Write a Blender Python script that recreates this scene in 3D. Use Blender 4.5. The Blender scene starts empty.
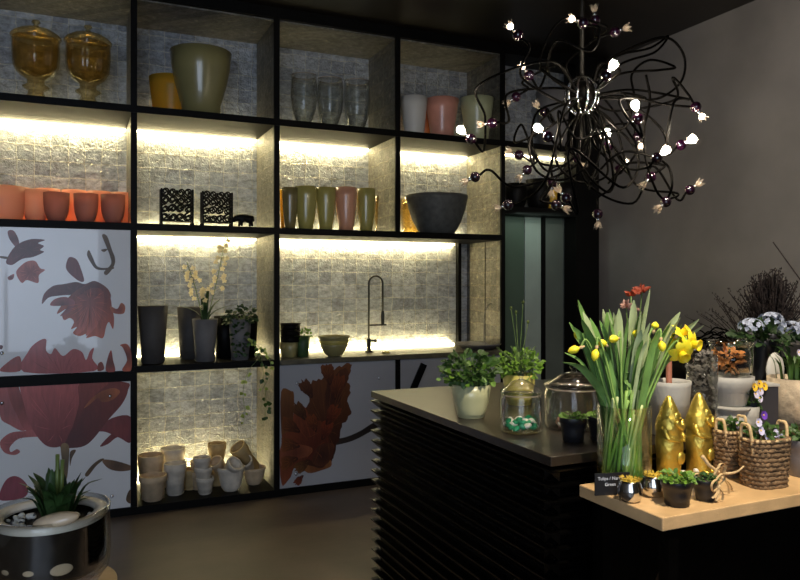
import bpy, math, random
from mathutils import Vector, Matrix, Euler

# ------------------------------------------------------------------ camera
C = bpy.context.scene.collection
SC = bpy.context.scene
EYE = 1.47
CA, SA = 0.912, 0.410          # camera looks along (SA, CA)
F = 719.0
cd = bpy.data.cameras.new('camera'); cam = bpy.data.objects.new('camera', cd); C.objects.link(cam)
cam.location = (0, 0, EYE); cam.rotation_euler = (math.pi/2, 0, -math.atan2(SA, CA))
cd.sensor_width = 36; cd.lens = 36*F/800; cd.shift_y = -7/800; cd.clip_start = .05
SC.camera = cam
# ------------------------------------------------------------------ world, exposure
w = bpy.data.worlds.new('world'); SC.world = w; w.use_nodes = True
w.node_tree.nodes['Background'].inputs[0].default_value = (.55, .68, 1, 1)
w.node_tree.nodes['Background'].inputs[1].default_value = .55
SC.view_settings.view_transform = 'Standard'; SC.view_settings.look = 'None'
SC.view_settings.gamma = 1; SC.view_settings.use_curve_mapping = False
SC.view_settings.exposure = 0.72
SC.cycles.max_bounces = 8; SC.cycles.transparent_max_bounces = 24
SC.cycles.sample_clamp_indirect = 4

def light(name, kind, loc, power, color, size=.1, size_y=None, rot=None, aim=None, spot=60, blend=.5):
    l = bpy.data.lights.new(name, kind); l.energy = power; l.color = color
    if kind == 'AREA':
        l.shape = 'RECTANGLE' if size_y else 'SQUARE'; l.size = size
        if size_y: l.size_y = size_y
    else: l.shadow_soft_size = size
    if kind == 'SPOT': l.spot_size = math.radians(spot); l.spot_blend = blend
    o = bpy.data.objects.new(name, l); C.objects.link(o); o.location = loc
    if rot: o.rotation_euler = rot
    if aim: o.rotation_euler = (Vector(aim)-Vector(loc)).to_track_quat('-Z', 'Y').to_euler()
    return o
DAY = (.70, .81, 1.0); WARM = (1.0, .80, .52); LED = (1.0, .82, .42)
light('daylight_window', 'AREA', (-1.0, -1.70, 1.6), 46, DAY, 2.6, 2.2, aim=(-.2, 4.8, 1.2))
light('spot_table', 'SPOT', (1.35, .45, 3.2), 210, (1, .86, .66), .05, aim=(1.85, 1.72, .9), spot=46, blend=.6)
light('spot_back_right', 'SPOT', (3.0, 1.2, 3.2), 45, (1, .88, .72), .05, aim=(3.1, 2.6, 1.0), spot=60, blend=.9)

# bays of the shelving: x of divider centres, heights of shelf tops
DV = [-1.51, -.59, .331, 1.254, 2.165, 3.075, 4.03]
YF, YB = 4.85, 5.41
Z1, Z2, Z3, Z0, ZT = 2.598, 1.85, .942, .05, 3.29

# LED strips at the back of the shelving niches (area lights just off the strips)
def led(x0, x1, z, up, power):
    o = light('led_strip_light', 'AREA', ((x0+x1)/2, YB-.035, z), power*(x1-x0), LED, (x1-x0)-.05, .012)
    o.rotation_euler = (math.radians(180-20) if up else math.radians(20), 0, 0)
TOPW, BOTW = 3.6, 2.4
for i in (0, 1, 2, 3, 4, 5):
    a, b = DV[i]+.02, DV[i+1]-.02
    led(a, b, Z1-.055, False, TOPW)
    if i < 5: led(a, b, Z2+.012, True, 1.5)
    if i < 5: led(a, b, Z1+.012, True, .7)
led(DV[2]+.02, DV[3]-.02, Z2-.055, False, TOPW*.7); led(DV[2]+.02, DV[3]-.02, Z3+.012, True, BOTW)
led(DV[3]+.02, 2.93, Z2-.055, False, TOPW); led(DV[3]+.02, 2.93, Z3+.012, True, BOTW)
led(DV[2]+.02, DV[3]-.1, Z0+.012, True, 4.6)
o_ = light('led_strip_light', 'AREA', ((DV[2]+DV[3])/2, YB-.10, Z3-.055), 1.1, LED, .85, .03); o_.rotation_euler = (math.radians(-22), 0, 0)
light('spot_wall_wash', 'SPOT', (2.6, .8, 3.25), 95, (1, .9, .80), .1, aim=(4.15, 2.9, 2.1), spot=75, blend=.8)

# ------------------------------------------------------------------ pixel helpers (rays of the photograph meeting real planes)
def ray(px, py):
    lat = (px-400)/F
    return Vector((lat*CA+SA, -lat*SA+CA, (283-py)/F))
def onY(px, py, Y):
    r = ray(px, py); t = Y/r.y; return Vector((r.x*t, Y, EYE+r.z*t))
def onZ(px, py, z):
    r = ray(px, py); t = (z-EYE)/r.z; return Vector((r.x*t, r.y*t, z))
def onD(px, py, d):
    r = ray(px, py)*d; r.z += EYE; return r
def atY(px, Y):                     # x and metres-per-pixel at wall distance Y
    r = ray(px, 283); t = Y/r.y; return r.x*t, t/F

# ------------------------------------------------------------------ materials
MATS = {}
def nt(name):
    m = bpy.data.materials.new(name); m.use_nodes = True; MATS[name] = m
    return m, m.node_tree, m.node_tree.nodes['Principled BSDF']
def mat(name, col, rough=.5, metal=0, var=.12, scale=8, bump=0, bscale=40, coat=0, spec=.5, emit=None, es=0, sub=0, trans=0):
    m, t, b = nt(name); N = t.nodes; L = t.links
    b.inputs['Roughness'].default_value = rough; b.inputs['Metallic'].default_value = metal
    b.inputs['Coat Weight'].default_value = coat; b.inputs['Specular IOR Level'].default_value = spec
    if trans: b.inputs['Transmission Weight'].default_value = trans
    if sub: b.inputs['Subsurface Weight'].default_value = sub; b.inputs['Subsurface Scale'].default_value = .02
    tc = N.new('ShaderNodeTexCoord')
    n = N.new('ShaderNodeTexNoise'); n.inputs['Scale'].default_value = scale; n.inputs['Detail'].default_value = 6
    L.new(tc.outputs['Object'], n.inputs['Vector'])
    r = N.new('ShaderNodeValToRGB'); r.color_ramp.elements[0].position = .3; r.color_ramp.elements[1].position = .7
    r.color_ramp.elements[0].color = tuple(c*(1-var) for c in col)+(1,)
    r.color_ramp.elements[1].color = tuple(min(1, c*(1+var)) for c in col)+(1,)
    L.new(n.outputs['Fac'], r.inputs['Fac']); L.new(r.outputs['Color'], b.inputs['Base Color'])
    if emit: b.inputs['Emission Color'].default_value = emit+(1,); b.inputs['Emission Strength'].default_value = es
    if bump:
        n2 = N.new('ShaderNodeTexNoise'); n2.inputs['Scale'].default_value = bscale; n2.inputs['Detail'].default_value = 5
        L.new(tc.outputs['Object'], n2.inputs['Vector'])
        bp = N.new('ShaderNodeBump'); bp.inputs['Strength'].default_value = bump; bp.inputs['Distance'].default_value = .01
        L.new(n2.outputs['Fac'], bp.inputs['Height']); L.new(bp.outputs['Normal'], b.inputs['Normal'])
    return m
def thin_glass(name, col=(1, 1, 1), gloss=1.0, rough=.03, body=0, bodycol=(1, 1, 1)):
    m = bpy.data.materials.new(name); m.use_nodes = True; MATS[name] = m
    t = m.node_tree; N = t.nodes; L = t.links; N.clear()
    out = N.new('ShaderNodeOutputMaterial'); tr = N.new('ShaderNodeBsdfTransparent'); tr.inputs[0].default_value = col+(1,)
    gl = N.new('ShaderNodeBsdfGlossy'); gl.inputs['Roughness'].default_value = rough
    lw = N.new('ShaderNodeLayerWeight'); lw.inputs['Blend'].default_value = .35
    mr = N.new('ShaderNodeMapRange'); mr.inputs[3].default_value = .02; mr.inputs[4].default_value = .8*gloss
    L.new(lw.outputs['Facing'], mr.inputs[0])
    mx = N.new('ShaderNodeMixShader'); L.new(mr.outputs[0], mx.inputs[0])
    src = tr.outputs[0]
    if body:
        tl = N.new('ShaderNodeBsdfTranslucent'); tl.inputs[0].default_value = bodycol+(1,)
        df = N.new('ShaderNodeBsdfDiffuse'); df.inputs[0].default_value = bodycol+(1,)
        m1 = N.new('ShaderNodeMixShader'); m1.inputs[0].default_value = .35; L.new(tl.outputs[0], m1.inputs[1]); L.new(df.outputs[0], m1.inputs[2])
        m2 = N.new('ShaderNodeMixShader'); m2.inputs[0].default_value = body; L.new(tr.outputs[0], m2.inputs[1]); L.new(m1.outputs[0], m2.inputs[2])
        src = m2.outputs[0]
    L.new(src, mx.inputs[1]); L.new(gl.outputs[0], mx.inputs[2]); L.new(mx.outputs[0], out.inputs[0])
    return m
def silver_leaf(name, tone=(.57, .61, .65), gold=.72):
    m, t, b = nt(name); N = t.nodes; L = t.links
    b.inputs['Metallic'].default_value = .72
    tc = N.new('ShaderNodeTexCoord'); mp = N.new('ShaderNodeMapping'); L.new(tc.outputs['Object'], mp.inputs[0])
    # brick lays its rows in x/y, so turn the upright panel's z into y
    sx = N.new('ShaderNodeSeparateXYZ'); cx = N.new('ShaderNodeCombineXYZ'); ad = N.new('ShaderNodeMath'); ad.operation = 'ADD'
    L.new(mp.outputs[0], sx.inputs[0]); L.new(sx.outputs[0], ad.inputs[0]); L.new(sx.outputs[1], ad.inputs[1])
    L.new(ad.outputs[0], cx.inputs[0]); L.new(sx.outputs[2], cx.inputs[1])
    br = N.new('ShaderNodeTexBrick'); br.inputs['Scale'].default_value = 1; br.offset = 0
    br.inputs['Brick Width'].default_value = .105; br.inputs['Row Height'].default_value = .105
    br.inputs['Mortar Size'].default_value = .0045; br.inputs['Mortar Smooth'].default_value = .9
    br.inputs['Color1'].default_value = (.58, .60, .64, 1); br.inputs['Color2'].default_value = (1, 1, 1, 1); br.inputs['Mortar'].default_value = (1.25, 1.15, .9, 1)
    wn_ = N.new('ShaderNodeTexNoise'); wn_.inputs['Scale'].default_value = 9; L.new(tc.outputs['Object'], wn_.inputs['Vector'])
    wm = N.new('ShaderNodeVectorMath'); wm.operation = 'MULTIPLY_ADD'; wm.inputs[1].default_value = (.035, .035, .035); L.new(wn_.outputs['Color'], wm.inputs[0]); L.new(cx.outputs[0], wm.inputs[2])
    L.new(wm.outputs[0], br.inputs['Vector'])
    n = N.new('ShaderNodeTexNoise'); n.inputs['Scale'].default_value = 26; n.inputs['Detail'].default_value = 10; n.inputs['Roughness'].default_value = .78
    mp2 = N.new('ShaderNodeMapping'); mp2.inputs['Scale'].default_value = (.8, .8, 1.3); L.new(tc.outputs['Object'], mp2.inputs[0]); L.new(mp2.outputs[0], n.inputs['Vector'])
    r = N.new('ShaderNodeValToRGB'); e = r.color_ramp.elements
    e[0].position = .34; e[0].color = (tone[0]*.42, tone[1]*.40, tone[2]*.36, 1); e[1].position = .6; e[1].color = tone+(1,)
    e2 = r.color_ramp.elements.new(.70); e2.color = (.80, .70, .42, 1)
    L.new(n.outputs['Fac'], r.inputs['Fac'])
    mx = N.new('ShaderNodeMixRGB'); mx.blend_type = 'MULTIPLY'; mx.inputs[0].default_value = .8
    L.new(r.outputs[0], mx.inputs[1]); L.new(br.outputs['Color'], mx.inputs[2]); L.new(mx.outputs[0], b.inputs['Base Color'])
    n3 = N.new('ShaderNodeTexNoise'); n3.inputs['Scale'].default_value = 32; n3.inputs['Detail'].default_value = 8; n3.inputs['Roughness'].default_value = .65
    n3.inputs['Distortion'].default_value = 1.2; L.new(tc.outputs['Object'], n3.inputs['Vector'])
    mr = N.new('ShaderNodeMapRange'); mr.inputs[3].default_value = .30; mr.inputs[4].default_value = .60
    L.new(n3.outputs['Fac'], mr.inputs[0]); L.new(mr.outputs[0], b.inputs['Roughness'])
    ad2 = N.new('ShaderNodeMath'); ad2.operation = 'MULTIPLY_ADD'; ad2.inputs[1].default_value = .10
    L.new(br.outputs['Fac'], ad2.inputs[0]); L.new(n3.outputs['Fac'], ad2.inputs[2])
    bp = N.new('ShaderNodeBump'); bp.inputs['Strength'].default_value = .8; bp.inputs['Distance'].default_value = .012
    L.new(ad2.outputs[0], bp.inputs['Height']); L.new(bp.outputs[0], b.inputs['Normal'])
    return m
def vcol_mat(name, rough=.4, coat=.25):
    m, t, b = nt(name); N = t.nodes; L = t.links
    a = N.new('ShaderNodeVertexColor'); a.layer_name = 'pigment'
    n = N.new('ShaderNodeTexNoise'); n.inputs['Scale'].default_value = 55; n.inputs['Detail'].default_value = 7
    tc = N.new('ShaderNodeTexCoord'); mp = N.new('ShaderNodeMapping'); mp.inputs['Scale'].default_value = (1, 1, .18)
    L.new(tc.outputs['Object'], mp.inputs[0]); L.new(mp.outputs[0], n.inputs['Vector'])
    mr = N.new('ShaderNodeMapRange'); mr.inputs[3].default_value = .6; mr.inputs[4].default_value = 1.4; L.new(n.outputs['Fac'], mr.inputs[0])
    mx = N.new('ShaderNodeMixRGB'); mx.blend_type = 'MULTIPLY'; mx.inputs[0].default_value = 1
    L.new(a.outputs[0], mx.inputs[1]); L.new(mr.outputs[0], mx.inputs[2]); L.new(mx.outputs[0], b.inputs['Base Color'])
    b.inputs['Roughness'].default_value = rough; b.inputs['Coat Weight'].default_value = coat; b.inputs['Coat Roughness'].default_value = .12
    return m

M = {}
M['black'] = mat('black_steel', (.0025, .0024, .0022), .5, 0, .3, spec=.12)
M['black_ceiling'] = mat('dark_ceiling_paint', (.012, .009, .006), .38, 0, .25, 1.2)
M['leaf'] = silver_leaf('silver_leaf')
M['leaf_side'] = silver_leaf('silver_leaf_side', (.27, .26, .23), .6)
M['plaster'] = mat('grey_plaster', (.20, .185, .17), .85, 0, .22, 1.6, .25, 6)
M['floor'] = mat('polished_concrete', (.125, .092, .068), .42, 0, .3, 2.2, .08, 30)
M['blackwood'] = mat('black_stained_wood', (.0012, .0011, .0010), .28, 0, .4, 12, .15, 60, spec=.16)
M['island_top'] = mat('dark_brown_lacquer', (.022, .015, .010), .36, 0, .25, 5, 0, 60, .5)
M['island_top'].node_tree.nodes['Principled BSDF'].inputs['Coat Roughness'].default_value = .22
M['worktop'] = mat('dark_stone', (.10, .09, .06), .38, 0, .3, 20, 0, 40, .1)
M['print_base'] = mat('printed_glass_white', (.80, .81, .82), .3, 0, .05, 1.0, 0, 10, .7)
M['print_base_dim'] = mat('printed_glass_shaded_grey', (.36, .37, .40), .3, 0, .05, 1.0, 0, 10, .7)  # darker copy of the white glass; weaker daylight there put into its colour
M['print'] = vcol_mat('flower_print')
M['chrome'] = mat('polished_steel', (.75, .75, .75), .12, 1, .02)
M['darksteel'] = mat('dark_steel', (.05, .05, .045), .3, 1, .1)
M['glass'] = thin_glass('clear_glass', (.96, .97, .96))
M['glass_green'] = thin_glass('greenish_glass', (.90, .96, .90), .8)
M['amber'] = thin_glass('amber_glass', (.97, .86, .60), 1.0, .05, .035, (.95, .68, .2))
M['led'] = mat('led_diffuser', (1, .95, .8), .5, 0, 0, emit=(1, .84, .46), es=14)
M['ledlow'] = mat('led_diffuser_dim', (1, .95, .8), .5, 0, 0, emit=(1, .84, .46), es=7)
M['wood'] = mat('pale_birch_board', (.66, .43, .21), .5, 0, .16, 9, .12, 50)
M['woodorange'] = mat('orange_oak', (.42, .24, .10), .45, 0, .2, 9, .1, 40)
M['purple'] = mat('aubergine_enamel', (.007, .0008, .006), .10, 0, .1, 8, 0, 40, .8)
M['flowerglass'] = thin_glass('frosted_flower_glass', (.98, .93, .86), .9, .15, .35, (.95, .82, .68))
M['bulb'] = mat('lit_bulb', (1, 1, 1), .5, 0, 0, emit=(1, .86, .66), es=420)
M['bulbdim'] = mat('dim_lit_bulb', (1, 1, 1), .5, 0, 0, emit=(1, .84, .66), es=22)
M['rubber'] = mat('black_cable', (.0008, .0007, .0006), .5, 0, .1, spec=.03)

# ------------------------------------------------------------------ mesh builder
class MB:
    def __init__(s): s.v = []; s.f = []; s.c = None; s.sm = []
    def add(s, vs, fs, smooth=True):
        o = len(s.v); s.v += [tuple(v) for v in vs]; s.f += [tuple(i+o for i in f) for f in fs]; s.sm += [smooth]*len(fs); return s
    def box(s, a, b, c=None, rz=0):
        x0, y0, z0 = a; x1, y1, z1 = b
        vs = [(x0,y0,z0),(x1,y0,z0),(x1,y1,z0),(x0,y1,z0),(x0,y0,z1),(x1,y0,z1),(x1,y1,z1),(x0,y1,z1)]
        if rz:
            cx, cy = (x0+x1)/2, (y0+y1)/2; cc, ss = math.cos(rz), math.sin(rz)
            vs = [(cx+(x-cx)*cc-(y-cy)*ss, cy+(x-cx)*ss+(y-cy)*cc, z) for x, y, z in vs]
        return s.add(vs, [(3,2,1,0),(4,5,6,7),(0,1,5,4),(1,2,6,5),(2,3,7,6),(3,0,4,7)], False)
    def bar(s, p, q, w, h):
        p, q = Vector(p), Vector(q); d = (q-p).normalized(); u = Vector((0,0,1)) if abs(d.z) < .9 else Vector((1,0,0))
        a = d.cross(u).normalized()*w/2; b = d.cross(a).normalized()*h/2
        vs = [p-a-b, p+a-b, p+a+b, p-a+b, q-a-b, q+a-b, q+a+b, q-a+b]
        return s.add(vs, [(3,2,1,0),(4,5,6,7),(0,1,5,4),(1,2,6,5),(2,3,7,6),(3,0,4,7)], False)
    def lathe(s, prof, n=28, c=(0,0,0), flute=0, nf=16, tilt=None, close=True, ripple=None):
        vs = []; fs = []
        for i, (r, z) in enumerate(prof):
            for k in range(n):
                a = 2*math.pi*k/n; rr = r*(1+flute*math.cos(nf*a))
                if ripple: rr = r*ripple(a, z)
                v = Vector((rr*math.cos(a), rr*math.sin(a), z))
                if tilt: v = tilt @ v
                vs.append((v.x+c[0], v.y+c[1], v.z+c[2]))
        m = len(prof)
        for i in range(m-1):
            for k in range(n):
                k2 = (k+1) % n; fs.append((i*n+k, i*n+k2, (i+1)*n+k2, (i+1)*n+k))
        if close:
            fs.append(tuple(range(n-1, -1, -1))); fs.append(tuple((m-1)*n+k for k in range(n)))
        return s.add(vs, fs)
    def tube(s, pts, r, n=8, cap=True):
        P = [Vector(p) for p in pts]; m = len(P); rs = r if isinstance(r, (list, tuple)) else [r]*m
        vs = []; up = None
        for i in range(m):
            d = (P[min(i+1, m-1)]-P[max(i-1, 0)])
            d = d.normalized() if d.length > 1e-9 else Vector((0,0,1))
            if up is None: up = d.orthogonal().normalized()
            up = (up-d*up.dot(d)); up = up.normalized() if up.length > 1e-6 else d.orthogonal().normalized()
            sd = d.cross(up)
            for k in range(n):
                a = 2*math.pi*k/n; vs.append(P[i]+(up*math.cos(a)+sd*math.sin(a))*rs[i])
        fs = [(i*n+k, i*n+(k+1) % n, (i+1)*n+(k+1) % n, (i+1)*n+k) for i in range(m-1) for k in range(n)]
        if cap: fs += [tuple(range(n-1, -1, -1)), tuple((m-1)*n+k for k in range(n))]
        return s.add(vs, fs)
    def ball(s, c, r, n=14, sc=(1,1,1), rot=None):
        m = n//2; vs = []; fs = []
        for i in range(1, m):
            t = math.pi*i/m
            for k in range(n):
                a = 2*math.pi*k/n; vs.append(Vector((r*math.sin(t)*math.cos(a)*sc[0], r*math.sin(t)*math.sin(a)*sc[1], r*math.cos(t)*sc[2])))
        vs += [Vector((0,0,r*sc[2])), Vector((0,0,-r*sc[2]))]
        if rot: vs = [rot @ v for v in vs]
        vs = [v+Vector(c) for v in vs]
        fs = [(i*n+k, (i+1)*n+k, (i+1)*n+(k+1) % n, i*n+(k+1) % n) for i in range(m-2) for k in range(n)]
        fs += [((m-1)*n, k, (k+1) % n) for k in range(n)] + [((m-1)*n+1, (m-2)*n+(k+1) % n, (m-2)*n+k) for k in range(n)]
        return s.add(vs, fs)
    def strip(s, pts, wid, side, cup=.25):
        """blade-shaped leaf: three verts across, solid look by folding"""
        P = [Vector(p) for p in pts]; m = len(P); vs = []; side = Vector(side).normalized()
        for i in range(m):
            d = (P[min(i+1, m-1)]-P[max(i-1, 0)]).normalized()
            sd = (side-d*side.dot(d)); sd = sd.normalized() if sd.length > 1e-5 else d.orthogonal()
            nn = d.cross(sd)
            vs += [P[i]-sd*wid[i], P[i]+nn*wid[i]*cup, P[i]+sd*wid[i]]
        fs = []
        for i in range(m-1):
            a = i*3; fs += [(a, a+1, a+4, a+3), (a+1, a+2, a+5, a+4)]
        return s.add(vs, fs)
    def oval(s, c, d, nrm, L, W, fold=.2):
        """one small leaf starting at c, along d"""
        d = Vector(d).normalized(); nrm = Vector(nrm); sd = d.cross(nrm)
        sd = sd.normalized() if sd.length > 1e-5 else d.orthogonal(); n2 = sd.cross(d)
        c = Vector(c); vs = [c, c+d*L*.35+sd*W*.5+n2*W*fold, c+d*L*.75+sd*W*.36+n2*W*fold*.7, c+d*L, c+d*L*.75-sd*W*.36+n2*W*fold*.7, c+d*L*.35-sd*W*.5+n2*W*fold, c+d*L*.45]
        return s.add(vs, [(0,1,6),(1,2,6),(2,3,6),(3,4,6),(4,5,6),(5,0,6)])
    def build(s, name, m, parent=None, loc=None, bevel=0, label=None):
        me = bpy.data.meshes.new(name); me.from_pydata(s.v, [], s.f); me.polygons.foreach_set('use_smooth', s.sm)
        me.materials.append(m); me.update(); o = bpy.data.objects.new(name, me); C.objects.link(o)
        if parent: o.parent = parent
        if loc: o.location = loc
        if bevel:
            b = o.modifiers.new('bevel', 'BEVEL'); b.width = bevel; b.segments = 2; b.limit_method = 'ANGLE'
        if label: o['label'] = label
        return o
def empty(name, loc, rz=0):
    o = bpy.data.objects.new(name, None); C.objects.link(o); o.location = loc; o.rotation_euler = (0,0,rz); o.empty_display_size = .05; return o
def tag(o, label, cat, group=None):
    o['label'] = label; o['category'] = cat
    if group: o['group'] = group
    return o
def thing(name, label, cat, loc, rz=0, group=None): return tag(empty(name, loc, rz), label, cat, group)
def struct(name, mb, m, bevel=0):
    o = mb.build(name, m, bevel=bevel); o['kind'] = 'structure'; return o
def cat_rom(P, k=6):
    P = [Vector(p) for p in P]; out = []
    Q = [P[0]*2-P[1]]+P+[P[-1]*2-P[-2]]
    for i in range(1, len(Q)-2):
        for j in range(k):
            t = j/k; a, b, c, d = Q[i-1], Q[i], Q[i+1], Q[i+2]
            out.append(.5*((2*b)+(c-a)*t+(2*a-5*b+4*c-d)*t*t+(3*b-a-3*c+d)*t**3))
    out.append(P[-1]); return out
def hollow(outer, th=.006, floor=None):
    """outer profile bottom->rim; adds the inside wall going down"""
    z0 = outer[0][1]; fl = floor if floor is not None else z0+th*1.4
    inner = [(max(r-th, .001), max(z, fl)) for r, z in reversed(outer) if z > fl]
    inner[0] = (outer[-1][0]-th, outer[-1][1])
    return outer+inner+[(max(inner[-1][0]*.98, .001), fl)]
# ================================================================== THE SETTING
struct('floor', MB().box((-2.6, -1.8, -.1), (4.3, 7.2, 0)), M['floor'])
CZ = 3.366
struct('ceiling', MB().box((-2.6, -1.8, CZ), (4.3, 7.2, CZ+.1)), M['black_ceiling'])
struct('wall_right', MB().box((4.15, -1.8, 0), (4.3, 7.2, CZ)), M['plaster'])
struct('wall_left', MB().box((-2.6, -1.8, 0), (-2.45, 7.2, CZ)), M['plaster'])
b = MB().box((-2.45, 5.46, 0), (3.09, 5.6, CZ)).box((3.09, 5.46, 2.03), (4.15, 5.6, CZ))
struct('wall_back', b, M['black_ceiling'])
b = MB().box((-2.45, -1.8, 0), (-2.2, -1.7, CZ)).box((.4, -1.8, 0), (4.15, -1.7, CZ)).box((-2.2, -1.8, 0), (.4, -1.7, .5)).box((-2.2, -1.8, 2.8), (.4, -1.7, CZ))
struct('wall_front', b, M['plaster'])
b = MB()
for x in (-2.2, -.93, .36): b.box((x, -1.79, .5), (x+.05, -1.71, 2.8))
wn = struct('window_1', b, M['black'])
MB().box((-2.15, -1.76, .5), (.36, -1.752, 2.8)).build('pane', M['glass'], wn)

# passage door to the right of the shelving, in a recess under the last bay
M['door_green'] = mat('dark_green_lacquer', (.055, .085, .06), .5, 0, .1, 3)
M['door_pale'] = mat('pale_green_grey_panel', (.26, .31, .28), .45, 0, .12, 3)
M['door_grey'] = mat('grey_green_panel', (.085, .10, .088), .5, 0, .15, 3)
M['door_edge'] = mat('grey_edge_panel', (.16, .17, .16), .5, 0, .1, 3)
def xa(px, Y): return atY(px, Y)[0]
DY = 5.02
d = MB().box((3.09, DY+.06, 0), (4.15, DY+.10, 2.03)).build('door_1', M['black']); d['kind'] = 'structure'
for nm, p0, p1, m_ in (('green_panel', 503, 524, 'door_green'), ('pale_panel', 525, 541, 'door_pale'), ('grey_panel', 545, 563, 'door_grey'), ('edge_panel', 564, 574, 'door_edge')):
    MB().box((xa(p0, DY), DY, 0.02), (xa(p1, DY), DY+.058, 2.02)).build(nm, M[m_], d, bevel=.003)
MB().box((xa(541.5, DY), DY-.015, 0.0), (xa(544.5, DY), DY+.058, 2.02)).build('mullion', M['black'], d)
light('door_fill_light', 'AREA', (3.45, 4.75, 2.02), .4, (.75, 1, .85), .5, .1, aim=(3.5, 5.1, .9))  # unseen fill light, added so the recessed door panels don't go black

# ================================================================== SHELVING
sh = thing('shelving_unit', 'black steel wall shelving with square bays lined in silver leaf', 'shelving', (0, YF, 0))
oy = YF
def P_(mb, name, m, bevel=0, par=None):
    mb.v = [(x, y-oy, z) for x, y, z in mb.v]
    return mb.build(name, m, par or sh, bevel=bevel)
for i in range(len(DV)-1):
    a, b2 = DV[i], DV[i+1]
    if i < 5: P_(MB().box((a, YB, Z0-.05), (b2, YB+.045, ZT)), 'back_panel', M['leaf'])
    else: P_(MB().box((a+.015, YB-.28, 2.08), (b2-.015, YB-.24, ZT)), 'back_panel', M['leaf'])
for i, x in enumerate(DV):
    z0 = 0
    if i == 4:   # this divider stops above the kitchen niche and carries on under the worktop
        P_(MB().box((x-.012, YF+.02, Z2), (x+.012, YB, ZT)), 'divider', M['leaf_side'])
        f = P_(MB().box((x-.019, YF, Z2-.045), (x+.019, YF+.02, ZT)), 'front_post', M['black'])
        P_(MB().box((x-.019, YF, 0), (x+.019, YF+.03, Z3-.035)), 'front_post', M['black'])
    elif i == 6:
        P_(MB().box((xa(576, YF), YF, 0), (xa(599, YF), YF+.16, ZT)), 'front_post', M['black'])
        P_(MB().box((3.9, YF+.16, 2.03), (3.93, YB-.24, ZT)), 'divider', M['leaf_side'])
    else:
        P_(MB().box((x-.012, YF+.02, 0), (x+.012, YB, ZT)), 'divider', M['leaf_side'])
        P_(MB().box((x-.019, YF, 0), (x+.019, YF+.02, ZT)), 'front_post', M['black'])
P_(MB().box((DV[0]-.02, YF, ZT), (4.15, YB+.04, CZ-.002)), 'top_beam', M['black'])
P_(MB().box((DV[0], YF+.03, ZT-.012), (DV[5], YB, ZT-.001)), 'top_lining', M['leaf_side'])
for (x0, x1, z, t, y1) in ((DV[0], DV[5], Z1, .046, YB), (DV[5], 3.98, Z1, .046, YB-.24), (DV[0], DV[5], Z2, .044, YB), (DV[5], 3.98, 2.08, .06, YB-.24), (DV[0], DV[2], .912, .062, YB),
                     (DV[2], DV[3], Z3, .042, YB), (DV[0], DV[3], Z0, .05, YB), (DV[3], DV[5], Z0, .05, YB)):
    P_(MB().box((x0, YF-.004, z-t), (x1, y1, z)), 'shelf', M['black'])
# worktop of the kitchen niche
wt = thing('worktop', 'dark worktop running under the lit kitchen niche behind the counter', 'worktop', (2.165, YF, 0))
MB().box((DV[3]+.02-2.165, -.02, Z3-.036), (DV[5]-.02-2.165, .545, Z3)).build('slab', M['worktop'], wt, bevel=.003)
# corner post and far side seam in the niche
P_(MB().box((2.955, YB-.045, Z3), (2.985, YB, Z2-.044)), 'corner_post', M['black'])
P_(MB().box((DV[5]-.0145, 5.10, Z3), (DV[5]-.0122, 5.106, Z2-.044)), 'side_seam', M['black'])
# led strips
def ledm(x0, x1, z, m='led'):
    P_(MB().box((x0+.02, YB-.016, z-.007), (x1-.02, YB-.002, z+.007)), 'led_strip', M[m])
for i in range(5): ledm(DV[i], DV[i+1], Z1-.054)
P_(MB().box((DV[5]+.02, YB-.28-.014, Z1-.06), (3.88, YB-.282, Z1-.047)), 'led_strip', M['led'])
for i in range(5): ledm(DV[i], DV[i+1], Z2+.008, 'ledlow')
ledm(DV[2], DV[3], Z2-.052, 'ledlow'); ledm(DV[3], 2.95, Z2-.052); ledm(DV[2], DV[3], Z3+.008); ledm(DV[3], 2.95, Z3+.008)
ledm(DV[2], DV[3], Z0+.008, 'ledlow')

# ------------------------------------------------------------------ printed flower panels
PY = YF+.004
def petal(acc, pts, c0, c1, smooth=True, k=4, grad=None, rag=0):
    """pts: pixel outline; c0 colour at the heart, c1 at the edge; grad=(px,py) heart"""
    q = [onY(x, y, PY) for x, y in pts]
    q2 = [Vector((v.x, v.z)) for v in q]
    if smooth:
        n = len(q2); o = []
        for i in range(n):
            a, b, c, d = q2[i-1], q2[i], q2[(i+1) % n], q2[(i+2) % n]
            for j in range(k):
                t = j/k; o.append(.5*((2*b)+(c-a)*t+(2*a-5*b+4*c-d)*t*t+(3*b-a-3*c+d)*t**3))
        q2 = o
    if rag:
        rr_ = random.Random(len(pts)); cc_ = sum(q2, Vector((0, 0)))/len(q2)
        q2 = [p_+(p_-cc_).normalized()*rr_.uniform(-rag, rag) for p_ in q2]
    acc.append((q2, c0, c1, grad))
SATC = (1.0, .58, .54)
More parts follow.
